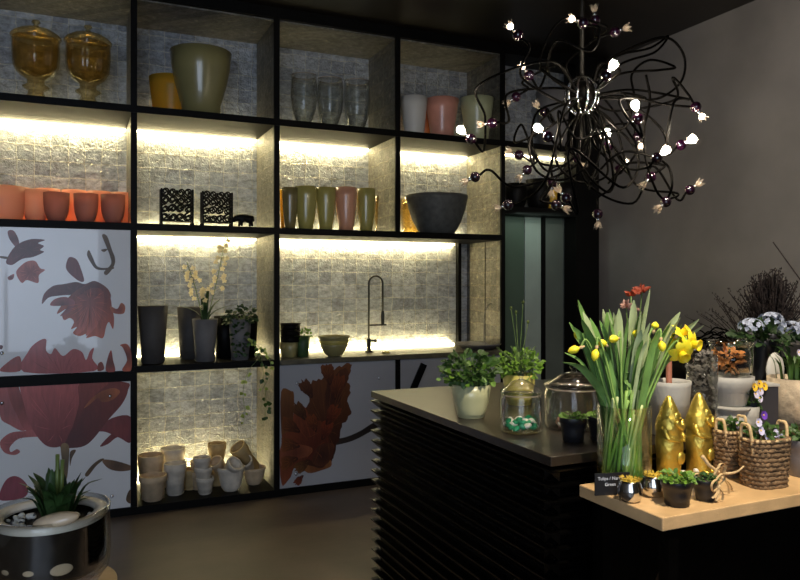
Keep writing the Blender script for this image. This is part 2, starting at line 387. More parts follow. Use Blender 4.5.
def build_print(acc, root, name, base):
    """clip-free artwork: every petal is a thin flat shape laid on the panel"""
    v = []; f = []; cols = []
    from mathutils.geometry import tessellate_polygon
    for li, (q, c0, c1, grad) in enumerate(acc):
        y = PY-.0006-.00025*li; o = len(v); n = len(q)
        cen = sum(q, Vector((0, 0)))/n
        if grad: g = onY(grad[0], grad[1], PY); cen = Vector((g.x, g.z))
        far = max((p-cen).length for p in q)
        tris = tessellate_polygon([[Vector((p.x, p.y, 0)) for p in q]])
        vi = {}
        def vid(p):
            key = (round(p.x, 5), round(p.y, 5))
            if key not in vi:
                vi[key] = len(v); v.append((p.x, y, p.y)); t = min(1, ((p-cen).length/far)**1.2)
                cols.append([(c0[i]*.75*(1-t)+c1[i]*1.35*t)*SATC[i] for i in range(3)]+[1])
            return vi[key]
        T = [tuple(q[i] for i in tr) for tr in tris]
        for _ in range(2):
            T2 = []
            for a_, b_, c_ in T:
                ab, bc, ca = (a_+b_)/2, (b_+c_)/2, (c_+a_)/2; T2 += [(a_, ab, ca), (ab, b_, bc), (ca, bc, c_), (ab, bc, ca)]
            T = T2
        for a_, b_, c_ in T: f.append((vid(a_), vid(b_), vid(c_)))
    # fine printed veins running from each petal's heart to its edge
    li = len(acc)
    for (q, c0, c1, grad) in acc:
        if len(q) < 40: continue
        n = len(q); cen = sum(q, Vector((0, 0)))/n
        if grad: g = onY(grad[0], grad[1], PY); cen = Vector((g.x, g.z))*.5+cen*.5
        inside = [p for p in q]
        for j in range(0, n, 3):
            e = cen.lerp(q[j], .84); s0 = cen.lerp(q[j], .25); d = (e-s0)
            ok = True
            for t in (.25, .6, .9, 1.0):
                pt = s0+d*t; cnt = False
                for a in range(n):
                    A_, B_ = q[a], q[a-1]
                    if (A_.y > pt.y) != (B_.y > pt.y) and pt.x < (B_.x-A_.x)*(pt.y-A_.y)/(B_.y-A_.y)+A_.x: cnt = not cnt
                ok = ok and cnt
            if not ok: continue
            nn = Vector((-d.y, d.x)).normalized()*.0014; o = len(v); y = PY-.0006-.00025*li
            mid = s0+d*.55+nn*2.5
            for pnt in (s0-nn*.3, mid-nn, e, mid+nn, s0+nn*.3): v.append((pnt.x, y, pnt.y)); cols.append([c*SATC[k_]*(.55 if j % 2 else 1.5) for k_, c in enumerate(c1)]+[1])
            f.append((o, o+1, o+2, o+3, o+4))
    v = [(x, y-base[1], z-base[2]) for x, y, z in v]; v = [(x-base[0], y, z) for x, y, z in v]
    me = bpy.data.meshes.new(name); me.from_pydata(v, [], f); me.materials.append(M['print']); me.update()
    ca = me.color_attributes.new('pigment', 'FLOAT_COLOR', 'POINT')
    for i, c in enumerate(cols): ca.data[i].color = c
    # normals face the room
    for p in me.polygons:
        pass
    me.update(); o = bpy.data.objects.new(name, me); C.objects.link(o); o.parent = root
    return o
def bolt(root, base, px, py):
    p = onY(px, py, PY); mb = MB().lathe([(.001, 0), (.011, 0), (.011, .004), (.008, .008), (.001, .009)], 14)
    mb.v = [(x+p.x-base[0], -z+p.y-base[1]-.0005, y+p.z-base[2]) for x, y, z in mb.v]
    mb.build('bolt', M['chrome'], root)
DR = (.10, .018, .022); RD = (.30, .085, .065); PK = (.40, .15, .15); DP = (.13, .045, .055); BR = (.16, .05, .02); OR = (.42, .15, .07)
STEM = (.10, .09, .03)
def panel(label, x0, x1, z0, z1, m='print_base'):
    base = (x0, YF, z0)
    r = thing('printed_panel', label, 'panel', base)
    MB().box((0, .0045, 0), (x1-x0, .022, z1-z0)).build('glass_sheet', M[m], r, bevel=.001)
    return r, base
# upper panel, bay one
r1, b1 = panel('white glass panel printed with a drooping red flower and a curved stem', DV[1]+.021, DV[2]-.021, .916, Z2-.046)
A = []
petal(A, [(102,235),(107,236),(112,250),(115,258),(114,266),(107,275),(104,272),(111,264),(110,256),(106,246)], STEM, STEM)
petal(A, [(108,249),(104,252),(101,250),(104,249)], STEM, STEM)
petal(A, [(89,250),(93,258),(97,266),(104,268),(113,267),(113,269),(103,270),(96,269),(91,263),(87,255)], (.05,.05,.02), STEM)
petal(A, [(70,257),(77,260),(82,272),(84,281),(79,281),(70,274),(66,268),(67,261)], (.22,.07,.08), DP)
petal(A, [(42,304),(44,294),(53,286),(64,284),(76,282),(85,284),(95,281),(107,288),(111,297),(104,300),(90,296),(72,295),(56,296),(48,298)], DR, DP)
petal(A, [(72,294),(86,284),(97,283),(108,289),(111,300),(112,308),(114,318),(113,329),(109,322),(106,327),(103,338),(95,336),(86,338),(90,332),(80,336),(73,333),(77,327),(71,329),(74,322),(70,318),(64,320),(62,314),(66,309),(57,314),(61,306)], DR, OR, grad=(92,288))
petal(A, [(92,288),(102,290),(104,304),(98,324),(86,336),(89,322),(84,330),(76,334),(80,318),(76,300),(82,294)], (.22,.05,.03), (.48,.19,.12), grad=(92,288))
petal(A, [(110,306),(117,309),(121,303),(125,306),(124,313),(118,314),(112,312)], RD, (.35,.16,.06))
petal(A, [(55,299),(66,297),(75,302),(70,312),(60,316),(68,306),(58,306),(50,305)], DP, (.3,.12,.12))
# small upper left flower
petal(A, [(8,231),(14,231),(19,241),(18,249),(13,244),(9,238)], DP, (.25,.12,.14))
petal(A, [(6,262),(12,250),(20,243),(32,239),(45,240),(38,243),(44,246),(40,250),(44,252),(33,257),(22,259),(12,265)], DR, DP)
petal(A, [(17,270),(26,262),(35,261),(40,268),(45,270),(39,275),(38,283),(27,280),(22,283),(17,276)], (.30,.10,.10), (.42,.2,.17))
petal(A, [(0,256),(8,257),(8,259),(0,258)], STEM, STEM)
petal(A, [(8,277),(14,274),(13,279),(9,280)], DP, PK)
# tips of the big blossom
petal(A, [(24,372),(28,352),(37,342),(46,339),(46,350),(51,354),(55,348),(63,356),(73,349),(82,352),(86,360),(90,351),(94,348),(92,358),(94,371)], PK, (.34,.12,.13), grad=(60,400))
petal(A, [(0,371),(8,362),(18,356),(21,360),(20,371)], PK, RD)
petal(A, [(98,371),(98,364),(102,362),(104,369)], RD, BR); petal(A, [(106,371),(107,360),(111,350),(113,360),(115,371)], BR, RD)
petal(A, [(122,370),(127,360),(123,348),(120,345),(127,344),(131,352),(131,370)], BR, OR)
petal(A, [(0,345),(3,346),(2,349),(0,349)], DP, DP)
build_print(A, r1, 'printed_flower', b1).location = (0, 0, 0)
bolt(r1, b1, 2, 353)
# lower panel, bay one
r2, b2_ = panel('white glass panel printed with a huge dusky pink blossom and bud', DV[1]+.021, DV[2]-.021, .052, .848)
A = []
petal(A, [(0,383),(9,382),(18,400),(28,420),(24,431),(10,425),(0,416)], (.42,.2,.2), PK)
petal(A, [(100,446),(114,432),(131,426),(131,440),(118,437),(108,444)], (.25,.07,.07), DP)
petal(A, [(96,430),(112,418),(131,417),(131,442),(120,438),(106,432)], (.30,.10,.10), DP)
petal(A, [(7,381),(16,381),(22,396),(32,412),(36,430),(25,430),(17,415),(10,400)], RD, (.34,.13,.13))
petal(A, [(62,383),(124,382),(128,390),(122,404),(108,420),(94,438),(84,446),(70,448),(60,446)], (.11,.025,.03), (.17,.05,.035), grad=(70,440))
petal(A, [(0,442),(10,433),(24,431),(36,430),(44,436),(30,437),(18,439),(10,447),(11,452),(17,449),(20,452),(14,455),(4,452)], (.38,.15,.15), (.45,.2,.2))
petal(A, [(21,383),(44,381),(78,382),(80,398),(78,415),(70,432),(63,445),(50,447),(40,440),(30,424),(24,404)], (.20,.05,.06), (.42,.16,.16), grad=(62,448))
petal(A, [(80,383),(108,382),(98,392),(84,408),(78,424),(72,430),(79,404)], (.14,.03,.035), (.22,.07,.05), grad=(75,430))
petal(A, [(84,408),(92,398),(102,391),(114,388),(120,392),(112,400),(102,402),(98,398),(90,404)], (.24,.1,.03), (.35,.17,.06))
petal(A, [(61,445),(69,446),(68,470),(66,480),(60,480),(62,465)], (.12,.14,.06), (.2,.22,.1))
petal(A, [(70,452),(76,450),(72,458),(70,466)], STEM, STEM)
petal(A, [(85,474),(92,465),(100,459),(104,459),(96,466),(88,476)], STEM, STEM)
petal(A, [(102,460),(112,460),(124,463),(131,466),(130,470),(118,471),(108,468)], (.09,.08,.04), (.18,.16,.08))
Bd = []
petal(Bd, [(0,492),(6,480),(14,476),(22,479),(28,487),(26,496),(14,500),(0,500)], (.36,.10,.16), (.20,.04,.07))
petal(A, [(126,500),(128,492),(131,490),(131,503)], STEM, STEM)
build_print(A, r2, 'printed_flower', b2_); build_print(Bd, r2, 'printed_bud', b2_)
for p in ((110, 396), (2, 403), (112, 496)): bolt(r2, b2_, *p)
# panel under the kitchen worktop
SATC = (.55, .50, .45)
r3, b3 = panel('shade-grey glass panel printed with a ragged orange-brown flower under the worktop', DV[3]+.021, DV[4]-.021, .052, Z3-.04, 'print_base_dim')
A = []
petal(A, [(332,440),(346,437),(360,431),(371,424),(390,414),(395,416),(380,426),(368,433),(352,441),(334,445)], (.035,.03,.03), (.05,.04,.04))
petal(A, [(281,392),(291,391),(294,395),(293,420),(288,440),(282,440)], (.22,.08,.025), (.30,.13,.04))
petal(A, [(306,386),(316,380),(326,377),(334,370),(344,365),(351,364),(350,373),(347,380),(350,390),(348,404),(350,414),(343,424),(340,436),(336,446),(334,456),(330,463),(320,470),(302,470),(300,440),(296,420),(303,412),(309,402),(307,394),(303,390)], (.07,.012,.008), (.20,.075,.025), grad=(325,450), rag=.012)
petal(A, [(326,388),(334,376),(345,368),(349,376),(343,392),(338,410),(328,430),(326,410)], (.08,.02,.015), (.14,.05,.02), rag=.008)
petal(A, [(281,440),(290,430),(295,406),(302,404),(310,416),(322,424),(328,440),(328,456),(318,462),(304,460),(294,468),(290,478),(281,484)], (.14,.02,.012), (.30,.08,.03), grad=(322,452), rag=.012)
petal(A, [(281,446),(296,444),(312,448),(308,456),(294,460),(281,466)], (.25,.06,.03), (.36,.12,.06))
petal(A, [(300,464),(312,466),(322,468),(330,460),(331,466),(322,470),(308,473)], (.3,.1,.04), (.36,.16,.05))
petal(A, [(318,446),(334,444),(330,460),(322,466),(312,462)], (.07,.02,.015), (.13,.04,.02))
rq = random.Random(5)
for (cx_, cy_, L_p, ang) in ((300,432,22,150),(300,446,24,175),(298,458,22,200),(306,420,20,125),(316,432,18,110),(322,440,20,70),(334,400,26,80),(330,385,22,100),(312,398,20,120),(310,460,18,215),(326,425,22,60),(303,475,12,230)):
    a_ = math.radians(ang); ux, uy = math.cos(a_), -math.sin(a_)
    pp = [(cx_, cy_)]+[(cx_+ux*L_p*t_-uy*w_*L_p, cy_+uy*L_p*t_+ux*w_*L_p) for t_, w_ in ((.35, .22), (.75, .3), (1.0, .2), (.92, .06), (1.08, 0), (.9, -.08), (1.0, -.22), (.7, -.3), (.35, -.2))]
    petal(A, [(max(281.5, min(352, x_)), max(364, min(486, y_))) for x_, y_ in pp], (.06, .012, .008), (.16+rq.uniform(0, .14), .05+rq.uniform(0, .04), .02), grad=(cx_, cy_), rag=.004)
build_print(A, r3, 'printed_flower', b3)
for p in ((297, 383), (379, 378), (296, 474)): bolt(r3, b3, *p)
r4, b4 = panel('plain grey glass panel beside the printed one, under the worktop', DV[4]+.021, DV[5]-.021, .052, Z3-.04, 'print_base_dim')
mb = MB(); q0 = onY(424, 364, YF-.012); q1 = onY(412, 392, YF-.012)
dv = (q1-q0); q1 = q0+dv*2.6
mb.bar(q0-Vector(b4), q1-Vector(b4), .016, .05); mb.build('brace', M['black'], r4, label='black diagonal brace')
# ================================================================== THINGS ON THE SHELVES
random.seed(7)
def vessel(name, label, cat, px, y, z, top_px, wtop, wbot, m, group=None, prof=None, rim=0, th=.006, n=32, h=None, part='body'):
    """px centre, y wall distance, z shelf height, top_px height of rim in the photo, widths in px"""
    x, k = atY(px, y); 
    if h is None: h = onY(px, top_px, y).z - z
    rt, rb = wtop*k/2, wbot*k/2
    if y+rt > 5.40: y = 5.40-rt; x, k = atY(px, y)
    if prof is None: prof = [(0, 0), (.25, .22), (.5, .48), (.75, .75), (1, 1)]
    pts = [(max(rb*.96, .002), 0)]+[(rb+(rt-rb)*a, max(t*h, .0015)) for t, a in prof]
    if rim: pts = pts[:-1]+[(rt-(rim*.2), h-rim*2.2), (rt+rim*.4, h-rim*1.8), (rt+rim*.4, h-.001), (rt, h)]
    o = MB().lathe(hollow(pts, th), n).build(name, m, None, (x, y, z+.0005)); tag(o, label, cat, group)
    return o, h, rt
M['olive'] = mat('olive_glaze', (.27, .24, .10), .28, 0, .1, 6, 0, 40, .6)
M['yellowglow'] = thin_glass('yellow_translucent_glaze', (.9, .8, .3), .15, .3, .9, (.85, .62, .08))
M['pinkceramic'] = thin_glass('salmon_pink_translucent', (.9, .5, .4), .1, .4, .97, (.92, .60, .47))
M['pinkdusty'] = thin_glass('dusty_pink_translucent', (.9, .5, .4), .08, .5, .99, (.66, .36, .29))
M['pinkglow'] = thin_glass('glowing_pink_translucent', (.9, .5, .4), .1, .4, .95, (.95, .58, .44))
M['white_cer'] = mat('white_ceramic', (.62, .60, .55), .4, 0, .06, 6)
M['cream'] = mat('cream_ceramic', (.66, .62, .46), .4, 0, .08, 6)
M['orange_cer'] = mat('orange_glaze', (.75, .22, .06), .4, 0, .06, 6)
M['darkgrey'] = mat('dark_grey_stoneware', (.075, .078, .075), .6, 0, .25, 25, .15, 120)
M['greypot'] = mat('grey_concrete_pot', (.060, .055, .052), .7, 0, .15, 12, .1, 90)
M['greypot2'] = mat('mid_grey_concrete_pot', (.15, .145, .145), .7, 0, .12, 12, .1, 90)
M['terr_pale'] = mat('whitewashed_terracotta', (.62, .47, .30), .8, 0, .22, 14, .15, 90)
M['terr_white'] = mat('chalk_white_terracotta', (.68, .62, .52), .8, 0, .18, 18, .15, 90)
M['terr_yellow'] = mat('sandy_terracotta', (.52, .38, .18), .8, 0, .2, 14, .15, 90)
M['olivecup'] = mat('olive_cup_glaze', (.42, .36, .10), .25, 0, .1, 6, 0, 40, .5)
M['olivedark'] = mat('dark_olive_cup_glaze', (.20, .16, .06), .25, 0, .1, 6, 0, 40, .5)
M['pinkcup'] = mat('salmon_cup_glaze', (.70, .34, .20), .3, 0, .06, 6, 0, 40, .5)
M['soil'] = mat('dark_potting_soil', (.025, .018, .012), .95, 0, .4, 60, .8, 90)
def green(name, c, v=.3, r=.5): return mat(name, c, r, 0, v, 30)
M['g_dark'] = green('dark_green_leaf', (.022, .055, .012)); M['g_mid'] = green('mid_green_leaf', (.034, .085, .012))
M['g_bright'] = green('bright_green_leaf', (.12, .24, .025)); M['g_yellow'] = green('yellow_green_leaf', (.38, .48, .10))
M['g_stem'] = green('green_stem', (.12, .20, .05)); M['g_olive'] = green('olive_green_leaf', (.10, .14, .03))

# --- top row: two amber glass urns with lids
def urn(label, px, y, top, wpx):
    x, k = atY(px, y); h = onY(px, top, y).z-Z1; r = wpx*k/2
    t = thing('lidded_glass_urn', label, 'glass jar', (x, y, Z1+.0005))
    H = h
    body = [(r*.62, 0), (r*.64, H*.02), (r*.35, H*.07), (r*.30, H*.12), (r*.55, H*.17), (r*.34, H*.21), (r*.36, H*.26), (r*.70, H*.33), (r*.88, H*.42), (r*.93, H*.58), (r*.93, H*.76)]
    MB().lathe(body+[(r*.88, H*.76), (r*.87, H*.58), (r*.80, H*.42), (r*.6, H*.345), (.004, H*.30)], 48, flute=.025, nf=16).build('body', M['amber'], t)
    lid = [(r*1.0, H*.765), (r*1.02, H*.79), (r*.95, H*.815), (r*.7, H*.86), (r*.3, H*.90), (r*.10, H*.915)]
    l = MB().lathe([(.004, H*.765)]+lid+[(.004, H*.92)], 40).build('lid', M['amber'], t)
    MB().lathe([(.003, H*.915), (r*.12, H*.925), (r*.08, H*.94), (r*.19, H*.965), (r*.14, H*.99), (.003, H)], 20).build('knob', M['amber'], l)
urn('taller lidded amber glass urn at the far left of the top shelf', 36, 5.0, 20, 46)
urn('slightly smaller lidded amber glass urn, right of its twin on the top shelf', 88, 5.0, 25, 44)
tall = [(0, 0), (.15, .30), (.4, .62), (.7, .86), (1, 1)]
vessel('flower_pot', 'large flared olive-green glazed pot on the top shelf', 'pot', 201, 5.02, Z1, 53, 60, 30, M['olive'], prof=[(0, 0), (.25, .36), (.5, .66), (.75, .88), (1, 1)], th=.008)
vessel('flower_pot', 'yellow pot glowing behind the large olive pot on the top shelf', 'pot', 172, 5.27, Z1, 80, 44, 34, M['yellowglow'])
for i, (px, tp) in enumerate(((304, 76), (330, 80), (357, 82))):
    o, h, rt = vessel('drinking_glass', ('left', 'middle', 'right')[i]+' of the three clear bubbly glasses on the top shelf', 'glass', px, 5.05, Z1, tp, 25, 4, M['glass'], 'clear glasses on the top shelf',
        prof=[(0, 0), (.02, .2), (.15, .65), (.35, .95), (.6, 1.1), (.85, 1.05), (1, 1)], th=.003)
    r = MB().lathe([(rt-.004, h-.002), (rt, h), (rt+.0015, h+.003), (rt-.003, h+.004), (rt-.004, h-.002)], 32, close=False).build('rim', M['flowerglass'], o)
vessel('flower_pot', 'white pot, leftmost of the pots at the right end of the top shelf', 'pot', 414, 5.02, Z1, 98, 27, 20, M['white_cer'])
vessel('flower_pot', 'pink pot between the white and the pale green pots on the top shelf', 'pot', 442, 5.05, Z1, 100, 34, 22, mat('pink_glaze', (.66, .30, .22), .35, coat=.4))
vessel('flower_pot', 'pale green pot behind a lit bulb at the right end of the top shelf', 'pot', 477, 5.05, Z1, 99, 34, 22, mat('pale_green_glaze', (.46, .48, .28), .35, coat=.4))
vessel('flower_pot', 'small orange pot squeezed between the white and pink pots', 'pot', 424.5, 5.24, Z1, 106, 20, 15, M['orange_cer'])

# --- second row
cup = [(0, 0), (.04, .35), (.15, .62), (.35, .86), (.6, .97), (1, 1)]
G = 'salmon pink bowls on the second shelf'
vessel('bowl', 'widest salmon pink bowl, cut by the left edge of the photo', 'bowl', 5, 5.02, Z2, 187, 38, 24, M['pinkceramic'], G, prof=cup)
vessel('bowl', 'salmon pink bowl right of the widest one, bright with backlight', 'bowl', 36, 5.03, Z2, 190, 24, 12, M['pinkceramic'], G, prof=cup)
vessel('bowl', 'small dusty pink bowl, first of the front three from the left', 'bowl', 56.5, 4.96, Z2, 193, 24, 9, M['pinkdusty'], G, prof=cup)
vessel('bowl', 'small dusty pink bowl, middle of the front three', 'bowl', 86, 4.96, Z2, 194, 23, 9, M['pinkdusty'], G, prof=cup)
vessel('bowl', 'small dusty pink bowl at the right end, beside the black post', 'bowl', 113, 4.96, Z2, 195, 23, 9, M['pinkdusty'], G, prof=cup)
for i, px in enumerate((18, 48, 74, 99, 121)):
    vessel('bowl', 'glowing pink bowl in the back row, number %s from the left' % ('one', 'two', 'three', 'four', 'five')[i], 'bowl', px, 5.27, Z2, 188+i*1.3, 23, 15, M['pinkglow'], 'glowing pink bowls in the back row', prof=cup)
# filigree lanterns
def scroll(mb, cx, cz, r, s, turns=1.35, a0=0):
    pts = []
    for i in range(18):
        t = i/17; a = a0+s*t*turns*2*math.pi; rr = r*(1-t*.8); pts.append((cx+rr*math.cos(a), 0, cz+rr*math.sin(a)))
    mb.tube(pts, .0055, 6)
def lantern(label, p0, p1, top, bot):
    y = 4.95; x0, k = atY(p0, y); x1, _ = atY(p1, y); w = x1-x0; h = onY((p0+p1)/2, top, y).z-Z2; z0 = .03
    t = thing('filigree_stand', label, 'candle holder', ((x0+x1)/2, y, Z2), 0, 'black filigree candle holders')
    for sy in (-1, 1):
        mb = MB(); n = 4; c = w/n
        for i in range(n):
            for j in range(4):
                hh = (h-z0)/4
                scroll(mb, -w/2+c*(i+.5), z0+hh*(j+.5), c*.60, 1 if (i+j) % 2 else -1, 1.3, (i*2+j)*1.3)
        mb.v = [(x, y_+sy*.035, z) for x, y_, z in mb.v]
        mb.build('scroll_panel', M['black'], t)
    for sx in (-1, 1):
        for sy in (-1, 1):
            MB().box((sx*w/2-.006, sy*.035-.006, 0), (sx*w/2+.006, sy*.035+.006, h-.01)).ball((sx*w/2, sy*.035, .011), .0105, 10).build('foot', M['black'], t)
    MB().box((-w/2, -.035, z0-.004), (w/2, .035, z0)).build('tray', M['black'], t)
lantern('left black scrollwork candle holder on four feet, second shelf', 161, 192, 188, 222)
lantern('right black scrollwork candle holder, beside the small black animal figurine', 202, 231, 191, 224)
# figurine (a grazing calf-like animal, dark)
def animal():
    y = 4.93; x, k = atY(244, y)
    me = bpy.data.meshes.new('animal_figurine')
    s = k
    V = [(-2, 0, 9.2), (4, 0, 9.4), (8, 0, 8.8), (-6, 0, 9.6), (-9.5, 0, 7.8), (-12.0, 0, 5.4)]
    R = [4.4, 4.6, 3.6, 3.9, 3.0, 2.0]
    E = [(0, 1), (1, 2), (0, 3), (3, 4), (4, 5)]
    def leg(a, x0, yy, x1):
        i = len(V); V.append((x0, yy, 5.6)); R.append(2.0); E.append((a, i)); V.append((x1, yy, 3)); R.append(1.25); E.append((i, i+1)); V.append((x1-.3, yy, .9)); R.append(1.2); E.append((i+1, i+2))
    leg(0, -3.5, 2.2, -4.2); leg(0, -3, -2.2, -2.6); leg(1, 6.5, 2.2, 6.5); leg(1, 6.5, -2.2, 8)
    V.append((10.6, 0, 6)); R.append(.5); E.append((2, len(V)-1))
    me.from_pydata([(a*s, b*s, c*s) for a, b, c in V], E, [])
    o = bpy.data.objects.new('animal_figurine', me); C.objects.link(o); o.location = (x, y, Z2+.001)
    me.materials.append(M['black'])
    md = o.modifiers.new('skin', 'SKIN'); 
    bpy.context.view_layer.update()
    sv = me.skin_vertices[0].data if me.skin_vertices else None
    if sv is None:
        bpy.context.view_layer.objects.active = o; bpy.ops.mesh.customdata_skin_add(); sv = me.skin_vertices[0].data
    for i, r in enumerate(R): sv[i].radius = (r*s, r*s)
    sv[0].use_root = True
    sb = o.modifiers.new('sub', 'SUBSURF'); sb.levels = 2; sb.render_levels = 2
    tag(o, 'small black four-legged animal figurine with lowered head on the second shelf', 'figurine')
    mb = MB()
    for sy in (-1, 1): mb.oval((-8*s, sy*2*s, 10.5*s), (-.3, sy*1, .4), (1, 0, 0), 3.2*s, 2*s)
    mb.build('ears', M['black'], o)
animal()
for i, (px, m_, w_, lb) in enumerate(((290, 'olivedark', 16, 'dark olive cup, first on the left of the row'), (306, 'olivecup', 22, 'taller olive cup, second in the row'), (326, 'olivecup', 20, 'olive cup left of the salmon one'), (346, 'pinkcup', 22, 'salmon cup among olive cups on the second shelf'), (366, 'olivecup', 19, 'olive cup at the right end of the row'))):
    vessel('ceramic_cup', lb, 'cup', px, 4.97, Z2, (188, 187, 188, 188, 189)[i], w_, w_*.6, M[m_], 'tall cups on the second shelf', prof=[(0, 0), (.2, .4), (.5, .75), (.8, .97), (1, 1)])
vessel('ceramic_cup', 'amber cup in the back, right of the tall cup row', 'cup', 381, 5.25, Z2, 197, 18, 12, M['amber'], None)
vessel('ceramic_cup', 'amber cup in the back, at the left end of the cup row', 'cup', 285, 5.25, Z2, 190, 10, 8, M['yellowglow'], None)
vessel('bowl', 'large dark grey stoneware bowl on the second shelf', 'bowl', 437, 5.06, Z2, 196, 62, 32, M['darkgrey'], prof=[(0, 0), (.12, .25), (.35, .56), (.65, .83), (.9, .97), (1, 1)], th=.01)
vessel('bowl', 'amber bowl hidden behind the dark grey bowl', 'bowl', 411, 5.30, Z2, 199, 24, 18, M['amber'])
# last bay, over the door: black round pots
for i, (px, w_) in enumerate(((516, 22), (539, 26), (566, 28))):
    vessel('flower_pot', ('black round pot over the door, left', 'black round pot over the door, middle', 'black round pot over the door, right')[i]+' of three', 'pot', px, 4.99, 2.08, 184-(i == 1)*4, w_, w_*.6, M['black'], 'black pots over the door', prof=cup)
vessel('flower_pot', 'small yellow-green pot between the black pots over the door', 'pot', 552, 4.92, 2.08, 190, 11, 8, M['yellowglow'])
vessel('flower_pot', 'dull grey pot on the topmost shelf over the door', 'pot', 553, 4.97, Z1, 92, 34, 26, M['greypot2'])

# --- third row: tall pots and the orchid
TP = [(0, 0), (.5, .5), (1, 1)]
vessel('planter', 'tall dark grey planter against the left post of the orchid bay', 'planter', 153, 5.0, Z3, 306, 29, 21, M['greypot'], prof=TP)
vessel('planter', 'dark grey planter half hidden behind the orchid pot', 'planter', 190, 5.18, Z3, 307, 25, 19, M['greypot'], prof=TP)
def potted(name, label, px, y, z, top, wt, wb, m, cat='potted plant', group=None, xyz=None, h=None, k=None, prof=TP, rim=0, th=.005, soil=True, potname='pot'):
    if xyz is None:
        x, kk = atY(px, y); h = onY(px, top, y).z-z
    else: x, y, z = xyz; kk = k
    rt, rb = wt*kk/2, wb*kk/2
    t = thing(name, label, cat, (x, y, z+.0005), 0, group)
    pts = [(rb*.96, 0)]+[(rb+(rt-rb)*a, max(.0015, q*h)) for q, a in prof]
    if rim: pts = pts[:-1]+[(rb+(rt-rb)*.78, h*.76), (rt, h*.78), (rt*1.01, h-.001), (rt*1.005, h)]
    MB().lathe(hollow(pts, th), 32).build(potname, m, t)
    if soil: MB().lathe([(rt-th-.002, h*.80), (rt-th-.001, h*.88), (rt*.5, h*.90), (.002, h*.91)], 24).build('soil', M['soil'], t)
    return t, h, rt, kk
t, h, rt, k = potted('potted_orchid', 'small-flowered cream orchid with two sprays in a grey pot', 205, 4.97, Z3, 319, 25, 18, M['greypot2'])
def orchid_leaf(mb, a, L, lean, w):
    d = Vector((math.cos(a), math.sin(a), 0)); P = []
    for i in range(7):
        s_ = i/6; P.append(d*(rt*.2+L*lean*s_*s_)+Vector((0, 0, h*.9+L*(s_-lean*.4*s_*s_))))
    mb.strip(P, [w*(.35+.65*math.sin(math.pi*min(1, .15+.8*i/6))) for i in range(7)], (-math.sin(a), math.cos(a), 0))
lv = []
for a, L, lean, w in ((.1, .20, 1.0, .018), (3.3, .27, 1.3, .015), (1.2, .27, .35, .014), (2.0, .25, .1, .016), (.4, .20, .5, .015), (4.6, .15, .5, .016)):
    mb = MB(); orchid_leaf(mb, a, L, lean, w); mb.build('leaf', M['g_dark'], t)
def spray(tip, mid, base, n, spread, r0):
    P = cat_rom([base, mid, tip], 8)
    MB().tube(P, .0026, 6).build('flower_stem', M['g_stem'], t)
    mb = MB(); r_ = random.Random(r0)
    for i in range(n):
        q = P[int(len(P)*(.42+.56*i/n))-1]; side = 1 if i % 2 else -1
        c = q+Vector((side*r_.uniform(.3, 1)*spread*(1-.5*i/n), r_.uniform(-.02, .02), r_.uniform(-.02, .02)))
        mb.tube([q, (q+c)/2+Vector((0, 0, .006)), c], .001, 5)
        for p in range(5):
            a = p*2*math.pi/5+r_.random(); d = Vector((math.cos(a), -.25, math.sin(a)))
            mb.oval(c, d, (0, -1, 0), .020, .016, .1)
        mb.ball(c+Vector((0, -.004, 0)), .0035, 8)
    mb.build('blossoms', M['orchid'], t)
M['orchid'] = thin_glass('cream_orchid_petal', (1, .95, .7), .05, .5, .96, (.95, .86, .60))
def rel(px, py, y=4.97): q = onY(px, py, y); return Vector((q.x-t.location.x, 0, q.z-t.location.z))
spray(rel(187, 262), rel(196, 290), Vector((-.01, 0, h*.9)), 17, .055, 3)
spray(rel(226, 236), rel(217, 280), Vector((.01, 0, h*.9)), 24, .055, 5)
spray(rel(203, 286), rel(203, 300), Vector((0, -.01, h*.9)), 4, .02, 8)
# ivy pot with a long trailing shoot
t, h, rt, k = potted('potted_ivy', 'grey pot of dark ivy trailing down over the shelf edge', 240, 4.97, Z3, 319, 22, 17, M['greypot2'])
def leafcloud(n, cen, rad, size, seed, flat=1, shape=None):
    r_ = random.Random(seed); mb = MB()
    for i in range(n):
        while True:
            v = Vector((r_.uniform(-1, 1), r_.uniform(-1, 1), r_.uniform(-1, 1)))
            if v.length < 1: break
        v = v.normalized()*(v.length**.6)
        p = Vector(cen)+Vector((v.x*rad[0], v.y*rad[1], v.z*rad[2])); d = Vector((v.x+r_.uniform(-.5, .5), v.y+r_.uniform(-.5, .5), v.z*.5+r_.uniform(-.6, .5)))
        s_ = size*r_.uniform(.7, 1.3); mb.oval(p, d, (r_.uniform(-.5, .5), r_.uniform(-.9, -.1), r_.uniform(.2, 1)), s_, s_*.75)
    return mb
def stems(n, base, cen, rad, seed, r=.0015):
    r_ = random.Random(seed); mb = MB()
    for i in range(n):
        e = Vector(cen)+Vector((r_.uniform(-1, 1)*rad[0], r_.uniform(-1, 1)*rad[1], r_.uniform(-.3, .9)*rad[2]))*.8; b0 = Vector(base)+Vector((r_.uniform(-.02, .02), r_.uniform(-.02, .02), 0))
        mb.tube([b0, (b0+e)/2+Vector((0, 0, .02)), e], r, 5)
    return mb
stems(14, (0, 0, h*.88), (.0, 0, h+.02), (.09, .07, .06), 2).build('stems', M['g_stem'], t)
leafcloud(170, (0, -.01, h+.015), (.105, .08, .065), .032, 11).build('foliage', M['g_dark'], t)
leafcloud(60, (-.02, -.075, h*.5), (.045, .02, .12), .03, 12).build('hanging_foliage', M['g_dark'], t)
